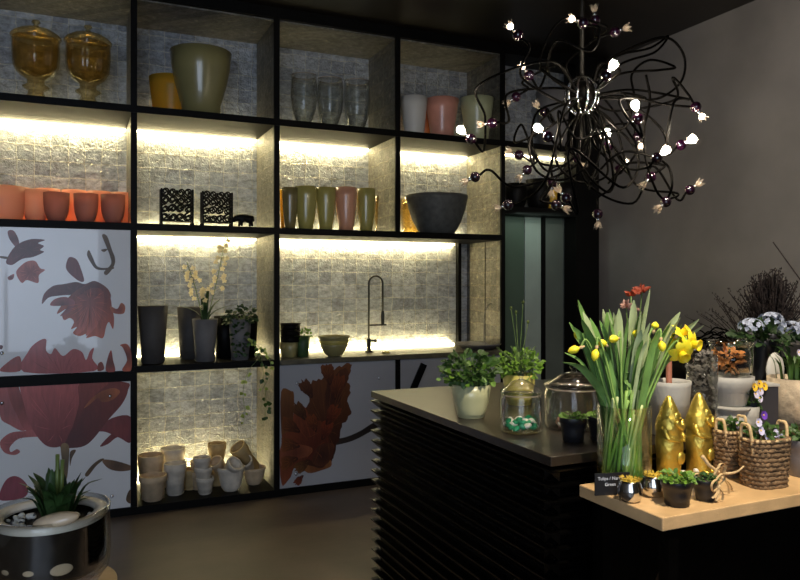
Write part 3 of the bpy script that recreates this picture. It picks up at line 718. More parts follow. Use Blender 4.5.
def trail(pts, n, seed, m, size=.03):
    r_ = random.Random(seed); P = cat_rom([onY(a, b, 4.815 if b > 355 else 4.83+max(0, (350-b)*.004))-t.location for a, b in pts], 8)
    MB().tube(P, .0016, 5).build('trailing_shoot', M['g_stem'], t)
    mb = MB()
    for i in range(n):
        q = P[r_.randrange(3, len(P))]; d = Vector((r_.uniform(-1, 1), r_.uniform(-.6, .1), r_.uniform(-.9, .4)))
        s_ = size*r_.uniform(.7, 1.3); mb.oval(q+d*.01, d, (r_.uniform(-.4, .4), -1, r_.uniform(0, .6)), s_, s_*.8)
    mb.build('trailing_leaves', M[m], t)
trail([(246, 335), (252, 342), (259, 350), (262, 362), (264, 380), (266, 402), (265, 420)], 26, 3, 'g_mid')
trail([(250, 338), (257, 345), (266, 352), (271, 366), (268, 378), (262, 390)], 20, 4, 'g_yellow', .026)
trail([(248, 338), (256, 348), (258, 358), (248, 372), (243, 392), (245, 412), (243, 424)], 14, 5, 'g_yellow', .03)
vessel('planter', 'black planter hidden behind the ivy pot', 'planter', 225, 5.15, Z3, 316, 22, 18, M['black'], prof=TP)
vessel('planter', 'dark planter at the back right of the ivy pot', 'planter', 247, 5.18, Z3, 316, 22, 17, M['black'], prof=TP)

# --- kitchen niche
for i in range(4):
    x, k = atY(294, 4.98); zz = Z3+.10+i*.036
    if i < 3: pass
st0 = vessel('square_planter', 'dull green planter under the stacked black pots in the kitchen niche', 'planter', 290, 5.0, Z3, 342, 22, 18, M['olive'], prof=TP, n=4)
zb = Z3+st0[1]+.001
for i in range(3):
    o, hh, _ = vessel('flower_pot', ('lowest', 'middle', 'topmost')[i]+' black pot of the stack in the kitchen niche', 'pot', 290.5, 5.0, zb+i*.045, 0, 20, 19, M['black'], 'stacked black pots in the kitchen niche', prof=TP, h=.042, rim=.003)
t, h, rt, k = potted('potted_plant', 'small bright green seedling in a dark green pot in the kitchen niche', 303, 4.99, Z3, 336, 14, 11, mat('dark_green_pot', (.03, .07, .02), .5))
leafcloud(60, (0, 0, h+.012), (.055, .04, .03), .025, 5).build('foliage', M['g_bright'], t)
for i, (tp, w_) in enumerate(((341, 28), (335, 30), (334, 32))):
    z_ = Z3+.0+i*.03; o, hh, _ = vessel('bowl', ('lowest', 'middle', 'topmost')[i]+' olive bowl of the stack by the tap', 'bowl', 334, 4.95, z_, 0, w_, 13+i*.2, M['olivecup' if i == 1 else 'olive'], 'stacked olive bowls by the tap', prof=[(0, 0), (.15, .3), (.6, .8), (.85, .97), (1, 1)], h=.085, th=.004)
# tap
tp = onY(373.5, 351, 5.12); t = thing('kitchen_tap', 'tall dark spring-neck kitchen tap with pull-down spray', 'tap', (tp.x, 5.12, Z3))
kk = atY(373, 5.12)[1]; H = onY(369, 276, 5.12).z-Z3; xr = (383.5-368.5)*kk; xb = (368.5-373.5)*kk
MB().lathe([(.03, 0), (.03, .008), (.017, .012), (.016, .10), (.012, .105), (.001, .106)], 20, (xb, 0, 0)).build('base', M['darksteel'], t)
P = [(xb, 0, .1), (xb, 0, H-xr/2)]+[(xb+xr/2-math.cos(a)*xr/2, 0, H-xr/2+math.sin(a)*xr/2) for a in [math.pi*i/10 for i in range(1, 10)]]+[(xb+xr, 0, H-xr/2), (xb+xr, 0, .30)]
MB().tube(P, .0075, 10).build('neck', M['darksteel'], t)
mb = MB().lathe([(.009, .20), (.013, .21), (.014, .28), (.010, .31), (.004, .315)], 16, (xb+xr, 0, 0)); mb.build('spray_head', M['darksteel'], t)
MB().bar((xb, 0, .205), (xb+xr+.03, 0, .205), .012, .012).build('bracket', M['darksteel'], t)
MB().bar((xb, 0, .085), (xb+.045, -.01, .085), .014, .014).ball((xb+.05, -.01, .085), .014, 10).build('lever', M['darksteel'], t)
# small gooseneck and shallow basin at the right
q = onY(484, 347, 5.0); t = thing('gooseneck_tap', 'thin pale gooseneck tap at the right end of the worktop', 'tap', (q.x, 5.0, Z3)); k = atY(484, 5.0)[1]
MB().tube(cat_rom([(0, 0, 0), (0, 0, 24*k), (1*k, 0, 36*k), (6*k, 0, 44*k), (11*k, 0, 43*k), (14*k, 0, 36*k), (14*k, 0, 31*k)], 6), .004, 8).build('neck', M['greypot2'], t)
MB().lathe([(.018, 0), (.018, .006), (.007, .012), (.005, .03)], 16).build('base', M['darksteel'], t)
vessel('bowl', 'shallow grey basin on the worktop behind the counter plants', 'bowl', 478, 4.98, Z3, 343, 48, 22, M['greypot2'], prof=[(0, 0), (.3, .5), (.7, .85), (1, 1)])
q = onZ(372, 350, Z3); o = MB().lathe([(.001, 0), (.028, 0), (.03, .006), (.02, .014), (.001, .015)], 16).build('soap_dish', M['olivecup'], None, (q.x-.0, 4.98, Z3+.0005)); tag(o, 'small brass-coloured dish at the foot of the spring-neck tap', 'dish')

# --- bottom bay: whitewashed terracotta pots
def floor_pot(label, px, base, top, wt, wb, m, y=None, z=None, tilt=None, group='terracotta pots in the bottom bay', name='terracotta_pot', rim=True, xoff=0):
    """stands on the bottom shelf; y from the row it stands in"""
    z = Z0 if z is None else z
    x, k = atY(px, y); h = (base-top)*k*.92
    rt, rb = wt*k/2, wb*k/2
    pts = [(rb*.95, 0), (rb, .004), (rb+(rt-rb)*.78, h*.74)]+([(rt*.99, h*.76), (rt*1.0, h-.004), (rt*.98, h)] if rim else [(rt, h)])
    o = MB().lathe(hollow(pts, .009), 28).build(name, m, None, (x, y, z+.0008)); tag(o, label, 'pot', group)
    if tilt:
        o.rotation_euler = tilt
    return o, h, rt, k
floor_pot('sandy terracotta pot in front at the left of the bottom bay', 153, 497, 470, 27, 18, M['terr_pale'], 4.96)
floor_pot('wide sandy pot behind the front left pot, against the post', 151, 482, 440, 25, 19, M['terr_pale'], 5.12)
floor_pot('tall slim white pot second from the left in the bottom bay', 175, 489, 455, 22, 15, M['terr_white'], 5.03)
o, hh, _, _k = floor_pot('lower pot of the stacked pair at the back left of the bottom bay', 173, 474, 446, 23, 18, M['terr_white'], 5.24)
floor_pot('upper pot of the stacked pair at the back left of the bottom bay', 173, 474, 450, 24, 19, M['terr_white'], 5.24, z=Z0+hh*.62)
floor_pot('small sandy pot in the gap behind the white stack', 190, 484, 462, 18, 13, M['terr_yellow'], 5.12)
x, k = atY(205, 4.96)
zz = Z0
for i in range(3):
    o, hh, rr, _ = floor_pot(('lowest', 'middle', 'topmost')[i]+' small chalk-white pot of the three-high stack', 205+(-1.5*i if i else 0), 500, 482, 18-.4*i, 12, M['terr_white'], 4.96, z=zz, group='white pot stack'); zz += hh*.62
for i in range(2):
    floor_pot(('lower', 'upper')[i]+' of the two small pots nested behind the white stack', 199, 490, 471, 17, 12, M['terr_pale'], 5.09, z=Z0+i*.075)
o, hh, rr, _ = floor_pot('saucer-like pot under the upright pot at the back of the bottom bay', 217, 489, 472, 20, 16, M['terr_yellow'], 5.15)
floor_pot('upright sandy pot with a thick rim standing on another at the back', 217, 480, 452, 18, 12, M['terr_yellow'], 5.15, z=Z0+hh+.001)
# leaning pot, bowls with small pots in them
o, hh, rr, k = floor_pot('slim sandy pot leaning over to the right against the back', 241, 478, 443, 17, 10, M['terr_yellow'], 5.1, z=Z0+.14)
o.location.x += .10; o.location.z = Z0+.10; o.rotation_euler = (math.radians(12), math.radians(-38), 0)
bow = [(0, 0), (.15, .4), (.5, .78), (.8, .96), (1, 1)]
def bowlpot(label, px, y, w_, h_, m):
    x, k = atY(px, y); rt = w_*k/2; hh = h_*k; rb = rt*.55
    pts = [(rb*.95, 0)]+[(rb+(rt-rb)*a, max(.002, q*hh)) for q, a in bow[:-1]]+[(rt*1.06, hh*.86), (rt*1.07, hh-.004), (rt*1.02, hh)]
    o = MB().lathe(hollow(pts, .009), 32).build('terracotta_bowl', m, None, (x, y, Z0+.0008)); tag(o, label, 'pot', 'terracotta bowls in the bottom bay'); return o, hh, rt, k
o, hh, rt, k = bowlpot('front white terracotta bowl holding a tipped-over small pot', 231, 4.97, 26, 24, M['terr_white']); X0, Y0 = o.location.x, o.location.y
p, h2, r2_, _ = floor_pot('small white pot lying tipped in the front terracotta bowl', 233, 480, 464, 17, 11, M['terr_white'], 4.95, z=Z0+hh*.75)
p.location = (X0-.03, Y0-.02, Z0+hh*.80); p.rotation_euler = (math.radians(34), math.radians(34), 0)
ht, _, _, _ = floor_pot('upended sandy pot rim leaning at the left in the front bowl', 225, 480, 462, 15, 11, M['terr_pale'], 5.0, z=Z0+hh*.7)
ht.location = (X0-.05, Y0+.05, Z0+hh*.72); ht.rotation_euler = (math.radians(20), math.radians(-32), 0)
o, hh, rt, k = bowlpot('right-hand sandy terracotta bowl beside the post, holding a small pot', 254, 5.06, 22, 17, M['terr_pale']); X0, Y0 = o.location.x, o.location.y
p, h2, r2_, _ = floor_pot('small white pot tipped sideways in the right-hand bowl', 255, 480, 465, 15, 11, M['terr_white'], 5.06, z=Z0+hh*.75)
p.location = (X0-.035, Y0-.0, Z0+hh*.92); p.rotation_euler = (math.radians(30), math.radians(-30), 0)
# ================================================================== CHANDELIER
random.seed(21)
cc = onD(582, 96, 3.0)
ch = thing('chandelier', 'black chandelier of tangled cables ending in purple balls and glass flowers', 'chandelier', tuple(cc))
rodL = CZ-cc.z
MB().tube([(0, 0, .05), (0, 0, rodL-.03)], .009, 10).build('rod', M['black'], ch)
MB().lathe([(.065, rodL-.03), (.07, rodL-.025), (.07, rodL-.001), (.001, rodL-.001)], 24).build('ceiling_rose', M['black'], ch)
MB().ball((0, 0, 0), .058, 20, (1, 1, 1.1)).build('core', M['rubber'], ch)
for i in range(10):
    a = i*math.pi*2/10; mb = MB()
    mb.tube([(math.cos(a)*.068*math.sin(t), math.sin(a)*.068*math.sin(t), .078*math.cos(t)) for t in [math.pi*j/12 for j in range(13)]], .0055, 6)
    mb.build('rib', M['chrome'], ch)
# (ball px, py), (flower px, py), lit: 2 strong 1 dim 0 off, extra swing
ARMS = [((520,78),(514,30),0,0)] and [
 ((518,35),(511,27),1), ((529,75),(522,66),1), ((516,97),(506,104),0), ((595,20),(594,5),0), ((583,23),(575,20),1), ((615,32),(626,28),0),
 ((606,76),(612,67),2), ((548,137),(539,129),2), ((471,139),(462,131),2), ((609,146),(607,134),2), ((638,119),(636,109),2), ((681,145),(691,140),2), ((657,158),(664,152),2),
 ((696,107),(703,118),1), ((508,205),(497,208),0), ((552,183),(551,196),0), ((556,205),(567,209),0), ((598,214),(598,228),0), ((619,170),(627,160),1), ((637,137),(642,148),1),
 ((690,190),(700,183),0), ((475,177),(466,181),0), ((519,155),(511,152),0), ((527,170),(520,177),0), ((576,158),(583,166),0), ((492,123),(484,124),0), ((566,198),(559,190),0), ((666,202),(660,207),0), ((651,177),(646,182),0), ((544,112),(538,106),0)]
fwd = Vector((SA, CA, 0)); lat = Vector((CA, -SA, 0)); upv = Vector((0, 0, 1))
def flower_glass(parent, c, d, size=.026):
    d = d.normalized(); u = d.orthogonal().normalized(); v = d.cross(u); mb = MB(); n = 7
    for i in range(n):
        a = i*2*math.pi/n; o = u*math.cos(a)+v*math.sin(a)
        P = [c+d*0+o*.004, c+d*size*.4+o*size*.42, c+d*size*.85+o*size*.55, c+d*size*1.25+o*size*.85]
        mb.strip(cat_rom(P, 3), [.003, .005, .0065, .0075, .008, .0075, .006, .0045, .003, .001], v*math.cos(a)-u*math.sin(a), .3)
    return mb.build('glass_flower', M['flowerglass'], parent)
for i, (bp, fp, lit) in enumerate(ARMS):
    off = Vector(((bp[0]-582), (96-bp[1]), 0)).length*3/F
    R = .50; dm = math.sqrt(max(.004, R*R-off*off))
    dz = random.uniform(-.85, .85)*dm
    if lit == 2: dz = -abs(dz)*.8
    D = 3.0+dz
    B = onD(bp[0], bp[1], D)-cc; Fp = onD(fp[0], fp[1], D+random.uniform(-.015, .015))-cc
    dirf = (Fp-B).normalized(); 
    # looping cable
    side = Vector((random.uniform(-1, 1), random.uniform(-1, 1), random.uniform(-1, 1))).normalized()
    rad = B.normalized(); perp = (side-rad*side.dot(rad)).normalized(); p2 = rad.cross(perp)
    L = B.length; sw = random.uniform(.25, .55)*L
    if bp[0] > 600: sw = random.uniform(.4, .75)*L
    start = (rad*.4+perp*.7).normalized()*.06
    loop = random.random() < .5
    if loop:
        mids = [rad*L*.35+perp*sw, rad*L*.85+perp*sw*.7+p2*sw*.3, rad*L*.75-perp*sw*.25+p2*sw*.5]
    else:
        mids = [rad*L*.3+perp*sw*.8+p2*.04, rad*L*.75+perp*sw*.6-p2*sw*.2]
    for q_ in mids:
        if q_.length > .5: q_ *= .5/q_.length
    P = cat_rom([start]+mids+[B-dirf*.07, B-dirf*.02], 9)
    arm = MB().tube(P, .0052, 8).build('cable', M['rubber'], ch)
    MB().ball(B, .022, 16).build('socket_ball', M['purple'], arm)
    MB().tube([B+dirf*.015, B+dirf*.033], [.009, .006], 10).build('ferrule', M['chrome'], arm)
    fc = B+dirf*.032
    flower_glass(arm, fc, dirf)
    if lit:
        bu = MB().ball(fc+dirf*(.017 if lit < 2 else .026), .009 if lit < 2 else .0155, 12).build('bulb', M['bulb' if lit == 2 else 'bulbdim'], arm)
    else:
        MB().ball(fc+dirf*.014, .006, 10).build('bulb', M['flowerglass'], arm)
# the big free loops on the right
for pts in ([(590, 90), (600, 66), (640, 44), (668, 38), (684, 56), (682, 80), (664, 96), (644, 100), (618, 96), (590, 100)],
            [(590, 92), (620, 74), (660, 70), (675, 67), (650, 60), (632, 74), (634, 96), (630, 118)],
            [(588, 88), (612, 58), (650, 48), (668, 36), (655, 52), (625, 62), (596, 80)],
            [(590, 102), (616, 96), (640, 110), (662, 130), (666, 148), (657, 158)],
            [(588, 104), (604, 120), (598, 160), (588, 190), (600, 170), (622, 152), (650, 156), (668, 166), (672, 186), (666, 202)],
            [(590, 98), (640, 100), (662, 104), (680, 106), (696, 107)],
            [(582, 110), (566, 130), (556, 160), (578, 182), (606, 176), (604, 150), (592, 120)],
            [(575, 100), (550, 112), (530, 140), (536, 170), (560, 180), (584, 168), (590, 140), (585, 112)],
            [(646, 75), (650, 100), (644, 130), (646, 160), (656, 190), (666, 202)]):
    n = len(pts); r_ = random.uniform(-.15, .15)
    P = [onD(a, b, 3.0+r_*math.sin(math.pi*j/(n-1))+random.uniform(-.03, .03))-cc for j, (a, b) in enumerate(pts)]
    MB().tube(cat_rom(P, 8), .0052, 8).build('cable', M['rubber'], ch)

# ================================================================== COUNTER (slatted)
IX0, IY0, IX1, IY1, IZ = 1.292, 1.775, 2.85, 3.215, .95
isl = thing('slatted_counter', 'black counter clad in horizontal slats with a dark brown top', 'counter', (IX0, IY0, 0))
W, D_ = IX1-IX0, IY1-IY0
MB().box((.035, .035, 0), (W-.035, D_-.035, IZ-.034)).build('carcass', M['blackwood'], isl)
MB().box((0, 0, IZ-.03), (W, D_, IZ)).build('top', M['island_top'], isl, bevel=.002)
def slats(fn, name='slat_cladding'):
    mb = MB(); n = 19; random.seed(4)
    for i in range(n):
        z = .02+i*.0475; j = random.uniform(-.003, .003); fn(mb, z, z+.024+j*.5, j)
    return mb
# slats are tilted: lower edge stands further out
def wedge(mb, p, q, out, z0, z1, depth, j):
    p, q, out = Vector(p), Vector(q), Vector(out); a = depth+j
    vs = [p+Vector((0,0,z0-.004)), p+out*a+Vector((0,0,z1+.002)), p+out*(a+.001)+Vector((0,0,z1+.008)), p+Vector((0,0,z1+.010)),
          q+Vector((0,0,z0-.004)), q+out*a+Vector((0,0,z1+.002)), q+out*(a+.001)+Vector((0,0,z1+.008)), q+Vector((0,0,z1+.010))]
    mb.add(vs, [(3,2,1,0), (4,5,6,7), (0,1,5,4), (1,2,6,5), (2,3,7,6), (3,0,4,7)], False)
slats(lambda mb, a, b, j: wedge(mb, (.034, D_, 0), (.034, 0, 0), (-1, 0, 0), a, b, .034, j)).build('long_side_slats', M['blackwood'], isl)
slats(lambda mb, a, b, j: wedge(mb, (0, .034, 0), (W, .034, 0), (0, -1, 0), a, b, .034, j)).build('short_side_slats', M['blackwood'], isl)

# ================================================================== DISPLAY TABLE
TX0, TY0, TX1, TY1, TZ = 1.365, 1.40, 2.8, 1.735, .87
tb = thing('display_table', 'pale birch-topped display table on black trestles', 'table', (TX0, TY0, 0))
W2, D2 = TX1-TX0, TY1-TY0
MB().box((0, 0, TZ-.036), (W2, D2, TZ)).build('top', M['wood'], tb, bevel=.003)
MB().box((.04, .02, TZ-.075), (W2-.04, .04, TZ-.038)).build('rail', M['blackwood'], tb)
MB().box((.04, D2-.03, .0), (W2, D2-.012, TZ-.037)).build('back_board', M['blackwood'], tb)
for x in (.05, W2-.08):
    MB().bar((x, .03, .0), (x, .03, TZ-.037), .035, .035).build('leg', M['blackwood'], tb)
    MB().bar((x, D2-.05, .0), (x, D2-.05, TZ-.037), .035, .035).build('leg', M['blackwood'], tb)
    MB().bar((x+.02, .03, TZ-.06), (x-.0+.0, .03+.22, .30), .02, .03).build('brace', M['blackwood'], tb)

# ================================================================== ON THE COUNTER
def onI(px, base): q = onZ(px, base, IZ); return q, (q.x*SA+q.y*CA)/F
def onT(px, base): q = onZ(px, base, TZ); return q, (q.x*SA+q.y*CA)/F
q, k = onI(471, 417)
t, h, rt, k = potted('potted_plant', 'bushy green plant in a pale grey-green glazed pot on the counter', 0, 0, 0, 0, 40, 26, mat('pale_grey_green_glaze', (.46, .46, .26), .3, coat=.4), xyz=tuple(q), h=33*k, k=k, prof=[(0, 0), (.3, .4), (.6, .74), (1, 1)], th=.006)
stems(26, (0, 0, h*.88), (0, 0, h+.07), (.11, .09, .07), 31).build('stems', M['g_stem'], t)
leafcloud(260, (0, 0, h+.058), (.105, .09, .062), .030, 32).build('foliage', M['g_mid'], t)
leafcloud(60, (-.02, -.02, h+.03), (.12, .08, .045), .026, 33).build('light_leaves', M['g_bright'], t, label='lighter green leaves')
q, k = onI(519, 404)
t, h, rt, k = potted('potted_plant', 'feathery green plant with thin stalks in a yellow pot behind the glass jars', 0, 0, 0, 0, 34, 24, mat('mustard_glaze', (.55, .48, .12), .35, coat=.4), xyz=tuple(q), h=30*k, k=k, th=.006)
stems(30, (0, 0, h*.88), (0, 0, h+.06), (.11, .08, .09), 41).build('stems', M['g_stem'], t)
leafcloud(240, (0, 0, h+.04), (.10, .08, .06), .026, 42).build('foliage', M['g_bright'], t)
for i, (a, b) in enumerate(((511, 308), (523, 302), (516, 312), (528, 322))):
    e = onD(a, b, k*F+.02*i)-t.location
    s_ = MB().tube(cat_rom([(.01*i-.02, 0, h*.9), (e.x*.3, e.y*.3, e.z*.55), tuple(e)], 5), .0016, 5).build('stalk', M['g_stem'], t)
    MB().ball(e, .007, 8, (1, 1, 1.2)).build('seed_head', M['g_olive'], s_)

def jar(label, px, base, wpx, rimtop, lidtop):
    q, k = onI(px, base); t = thing('glass_jar', label, 'glass jar', tuple(q))
    r = wpx*k/2; H = (base-rimtop)*k*.96; H2 = (base-lidtop)*k*.96
    MB().lathe([(r*.86, 0.001), (r*.97, .008), (r, .02), (r, H*.86), (r*.93, H*.95), (r*.93, H), (r*.91, H), (r*.91, H*.95), (r*.975, H*.85), (r*.975, .02), (r*.9, .010), (.002, .009)], 40).build('body', M['glass'], t)
    l = MB().lathe([(r*1.0, H+.001), (r*1.03, H+.006), (r*1.0, H+.012), (r*.8, H+.022), (r*.45, H+.035+r*.1), (r*.14, H+.042+r*.12), (.002, H+.043+r*.12)], 36).build('lid', M['glass'], t)
    zz = H+.042+r*.12
    MB().lathe([(r*.1, zz-.002), (r*.09, zz+.006), (r*.17, zz+.016), (r*.13, zz+.026), (.002, zz+.029)], 18).build('knob', M['glass'], l)
    MB().lathe([(r*.925, H*.955), (r*.975, H*.965), (r*.985, H*1.0), (r*.94, H*1.003)], 36, close=False).build('rim', M['flowerglass'], t)
    return t, r, H, k
t, r, H, k = jar('small lidded glass jar filled with green and white pebbles', 521, 432, 41, 392, 384)
M['peb_g'] = mat('green_glass_pebble', (.02, .32, .14), .15, 0, .3, 20, coat=.8); M['peb_w'] = mat('white_pebble', (.78, .76, .68), .35, 0, .05, 20)
r_ = random.Random(9)
def pebbles(t, r, m, n, zmax, seed, name, label, size=(.009, .014), sc=(1.2, 1, .6)):
    r_ = random.Random(seed)
    for i in range(n):
        a = r_.uniform(0, 6.28); rr = (r-.018)*math.sqrt(r_.random()); s_ = r_.uniform(*size)
        o = MB().ball((0, 0, 0), s_, 10, sc).build(name, M[m], None, (t.location.x+rr*math.cos(a), t.location.y+rr*math.sin(a), t.location.z+.018+r_.uniform(0, zmax)))
        o.rotation_euler = (r_.uniform(-.6, .6), r_.uniform(-.6, .6), r_.uniform(0, 3)); tag(o, label, 'pebble', name+'s in the jar: '+m.replace('_', ' '))
pebbles(t, r, 'peb_g', 46, .024, 1, 'glass_pebble', 'green glass pebble in the small lidded jar')
pebbles(t, r, 'peb_w', 16, .026, 2, 'white_pebble', 'white pebble in the small lidded jar')
t, r, H, k = jar('large wide lidded glass jar behind the moss pots', 574, 428, 58, 385, 374)
M['shell'] = mat('pink_shell', (.70, .40, .30), .5, 0, .25, 60)
for i in range(9):
    a = random.uniform(2.6, 4.4); rr = (r-.03)*random.uniform(.3, 1); o = MB().lathe([(.002, 0), (.016, .004), (.020, .012), (.012, .024), (.006, .034), (.001, .040)], 14, flute=.08, nf=6).build('sea_shell', M['shell' if i % 3 else 'peb_w'], None, (t.location.x+rr*math.cos(a), t.location.y+rr*math.sin(a)-.0, t.location.z+.024+.012*(i % 2)))
    o.rotation_euler = (random.uniform(1, 2), random.uniform(-1, 1), random.uniform(0, 6)); tag(o, 'pink and white sea shell at the left in the large jar', 'shell', 'shells in the large jar')
def mosspot(label, q, k, w_, h_, m_, fol='g_bright', loose=.006):
    t, h, rt, kk = potted('potted_plant', label, 0, 0, 0, 0, w_, w_*.72, M['black_plastic'], xyz=tuple(q), h=h_*k, k=k, rim=1, th=.003)
    leafcloud(200, (0, 0, h+.002), (rt*.95, rt*.95, .010), .009, int(q.x*1000)).build('foliage', M[fol], t)
    return t, h, rt
M['black_plastic'] = mat('black_plastic', (.012, .012, .014), .4, 0, .1)
q, k = onI(573, 441); mosspot('small black pot of bright moss in front of the large jar', q, k, 27, 24, 0)
q, k = onI(600, 440); mosspot('second small black moss pot, half hidden behind the daffodil vase', q, k, 25, 24, 0)

# ================================================================== DAFFODIL VASE
vd = 2.13; k = vd/F
vb = onD(624, 480, vd); VX, VY = vb.x, vb.y
vr = 26.5*k; VH = (483-402)*k
base_h = .035
o = thing('glass_vase', 'tall cylindrical glass vase crammed with daffodil stems', 'vase', (VX, VY, TZ+.0005))
MB().lathe([(vr*.70, 0), (vr*.88, .006), (vr*.99, .03), (vr, .06), (vr*.985, VH), (vr*.95, VH), (vr*.96, .06), (vr*.93, .034), (vr*.8, .016), (.002, .014)], 44).build('body', M['glass_green'], o)
MB().lathe([(vr*.90, .040), (vr*.945, .06), (vr*.945, VH*.55), (.002, VH*.55)], 36).build('water', thin_glass('green_water', (.95, .98, .86), .03, .1), o)
M['daf_leaf'] = mat('daffodil_leaf', (.14, .27, .07), .45, 0, .35, 14, coat=.1); M['daf_leaf2'] = mat('grey_green_daffodil_leaf', (.36, .44, .24), .45, 0, .2, 14)
M['pale_stem'] = mat('pale_stem', (.50, .58, .25), .5, 0, .25, 12); M['daf_stem'] = mat('daffodil_stem', (.24, .40, .09), .5, 0, .25, 12)
M['petal'] = mat('daffodil_yellow', (.92, .80, .035), .5, 0, .08, 30, sub=.15); M['trumpet'] = mat('deep_daffodil_yellow', (.95, .66, .015), .5, 0, .08, 30, sub=.15)
M['spathe'] = mat('papery_spathe', (.60, .42, .22), .8, 0, .2, 30)
zero = TZ+.02
def wpt(px, py, d): return onD(px, py, d)
def stalk_path(tip, rnd, a=None):
    a = rnd.uniform(0, 6.28) if a is None else a; rr = vr*.8*math.sqrt(rnd.random())
    # stems cross inside the vase: the foot lies opposite the direction it leans
    dx, dy = tip.x-VX, tip.y-VY; L = math.hypot(dx, dy)+1e-5
    foot = Vector((VX-dx*.12+math.cos(a)*rr*.85, VY-dy*.12+math.sin(a)*rr*.85, zero+.012))
    f2 = Vector((foot.x-VX, foot.y-VY)); 
    if f2.length > vr*.7: f2 *= vr*.7/f2.length
    foot = Vector((VX+f2.x, VY+f2.y, zero))
    s_ = min(1, vr*.8/(L+1e-5)); mouth = Vector((VX+dx*min(.42, s_)+math.cos(a)*rr*.35, VY+dy*min(.42, s_)+math.sin(a)*rr*.35, TZ+VH))
    mm = Vector((mouth.x-VX, mouth.y-VY))
    if mm.length > vr*.82: mm *= vr*.82/mm.length
    mouth = Vector((VX+mm.x, VY+mm.y, TZ+VH))
    return foot, mouth
rd = random.Random(77)
def leaf(parent, tip, bend=None, w=.009, m='daf_leaf'):
    foot, mouth = stalk_path(tip, rd)
    pts = [foot, foot.lerp(mouth, .5), mouth]
    pts += [mouth.lerp(tip, .55)+Vector((0, 0, .035))+(bend or Vector()), tip]
    P = cat_rom([p-parent.location for p in pts], 5); n = len(P)
    wid = [w*(.75+.25*min(1, i/6))*min(1, ((n-1-i)/3)**.6+.12) for i in range(n)]
    a = rd.uniform(0, 3.14); mb = MB().strip(P, wid, (math.cos(a)*.8+CA, math.sin(a)*.8-SA, 0), .3)
    mb.build('leaf', M[m], parent)
def daffodil(label, head, dirv, kind, d, size=.03, leaves=4):
    hd = wpt(head[0], head[1], d); foot, mouth = stalk_path(hd, rd)
    t = thing('daffodil', label, 'daffodil', tuple(foot), 0, 'daffodils in the glass vase')
    dirv = Vector(dirv).normalized(); back = hd-dirv*size*.9
    neck = back-dirv*.012+Vector((0, 0, .012))
    away = Vector((mouth.x-hd.x, mouth.y-hd.y, 0))*.12
    pts = [foot, foot.lerp(mouth, .5), mouth, mouth.lerp(neck, .6)+away*0+Vector((0, 0, .03)), neck+Vector((0, 0, .006))+away*.3, back]
    P = cat_rom([p-t.location for p in pts], 5)
    MB().tube(P, .0032, 7).build('stem', M['daf_stem'], t)
    H = back-t.location; u = dirv.orthogonal().normalized(); v = dirv.cross(u)
    MB().tube([H-dirv*.012, H-dirv*.003, H+dirv*.006], [.002, .0055, .003], 8).build('spathe', M['spathe'], t)
    if kind == 'open':
        for i in range(6):
            a = i*math.pi/3+.2; o_ = u*math.cos(a)+v*math.sin(a); sd = v*math.cos(a)-u*math.sin(a)
            c0 = H+dirv*.008; Pp = cat_rom([c0, c0+o_*size*.5+dirv*.006, c0+o_*size*.95+dirv*.002, c0+o_*size*1.2-dirv*.003], 3)
            MB().strip(Pp, [.004, .008, .012, .0135, .014, .0125, .010, .007, .003, .0005][:len(Pp)], sd, .15).build('petal', M['petal'], t)
        rot = dirv.to_track_quat('Z', 'Y').to_matrix()
        mb = MB().lathe([(.005, .004), (.010, .010), (.0105, .022), (.013, .032), (.017, .037), (.0155, .037), (.0115, .031), (.009, .022), (.008, .012), (.001, .010)], 24, flute=.06, nf=8, close=False)
        mb.v = [tuple(rot @ Vector(p)+H) for p in mb.v]; mb.build('trumpet', M['trumpet'], t)
    else:
        s2 = size
        rot = dirv.to_track_quat('Z', 'Y').to_matrix()
        mb = MB().lathe([(.002, .002), (.006, .008), (.0105, s2*.5), (.0115, s2*.8), (.009, s2*1.15), (.004, s2*1.4), (.0005, s2*1.5)], 18, flute=.06, nf=3)
        mb.v = [tuple(rot @ Vector(p)+H) for p in mb.v]; mb.build('bud', M['petal'], t)
    for i in range(leaves):
        px = (head[0]+624)/2+rd.uniform(-38, 38) if i else head[0]+rd.uniform(-16, 16)
        py = rd.uniform(305, 352)+abs(px-624)*.15
        leaf(t, wpt(px, py, vd+rd.uniform(-.07, .07)), None, rd.uniform(.008, .0125), 'daf_leaf' if rd.random() < .6 else 'daf_leaf2')
    return t
L_ = -lat; R_ = lat; U_ = upv; T_ = -fwd
t = daffodil('long pointed yellow bud hanging at the far left of the bunch', (573, 350), L_*.9-U_*.3, 'bud', 2.06, .026)
daffodil('drooping yellow bud at the left, below the pointed one', (595, 356), L_*.25-U_*1+T_*.2, 'bud', 2.04, .026)
daffodil('yellow bud tucked behind the drooping one at the left', (602, 343), L_*.4+U_*.2+T_*.3, 'bud', 2.08, .022)
daffodil('fat yellow bud lying sideways near the middle of the bunch', (613, 339), R_*.1-L_*.0+T_*.5+L_*.6, 'bud', 2.04, .03)
daffodil('small yellow bud at the right of the middle', (662, 347), -U_*.8+T_*.3, 'bud', 2.05, .024)
daffodil('open daffodil facing down at the right, lowest of the cluster', (684, 357), -U_*.55+T_*.8+R_*.1, 'open', 2.02, .033)
daffodil('open daffodil at the far right, facing right', (697, 345), R_*.6+T_*.7-U_*.15, 'open', 2.05, .032)
daffodil('open daffodil topmost in the right-hand cluster', (686, 331), R_*.5+T_*.3+U_*.4, 'open', 2.08, .031)
daffodil('partly open daffodil behind the right-hand cluster', (677, 337), L_*.2+T_*.4+U_*.5, 'open', 2.11, .028)
daffodil('half-hidden yellow bud among leaves at the far left', (577, 335), L_*.6+U_*.3, 'bud', 2.14, .018)
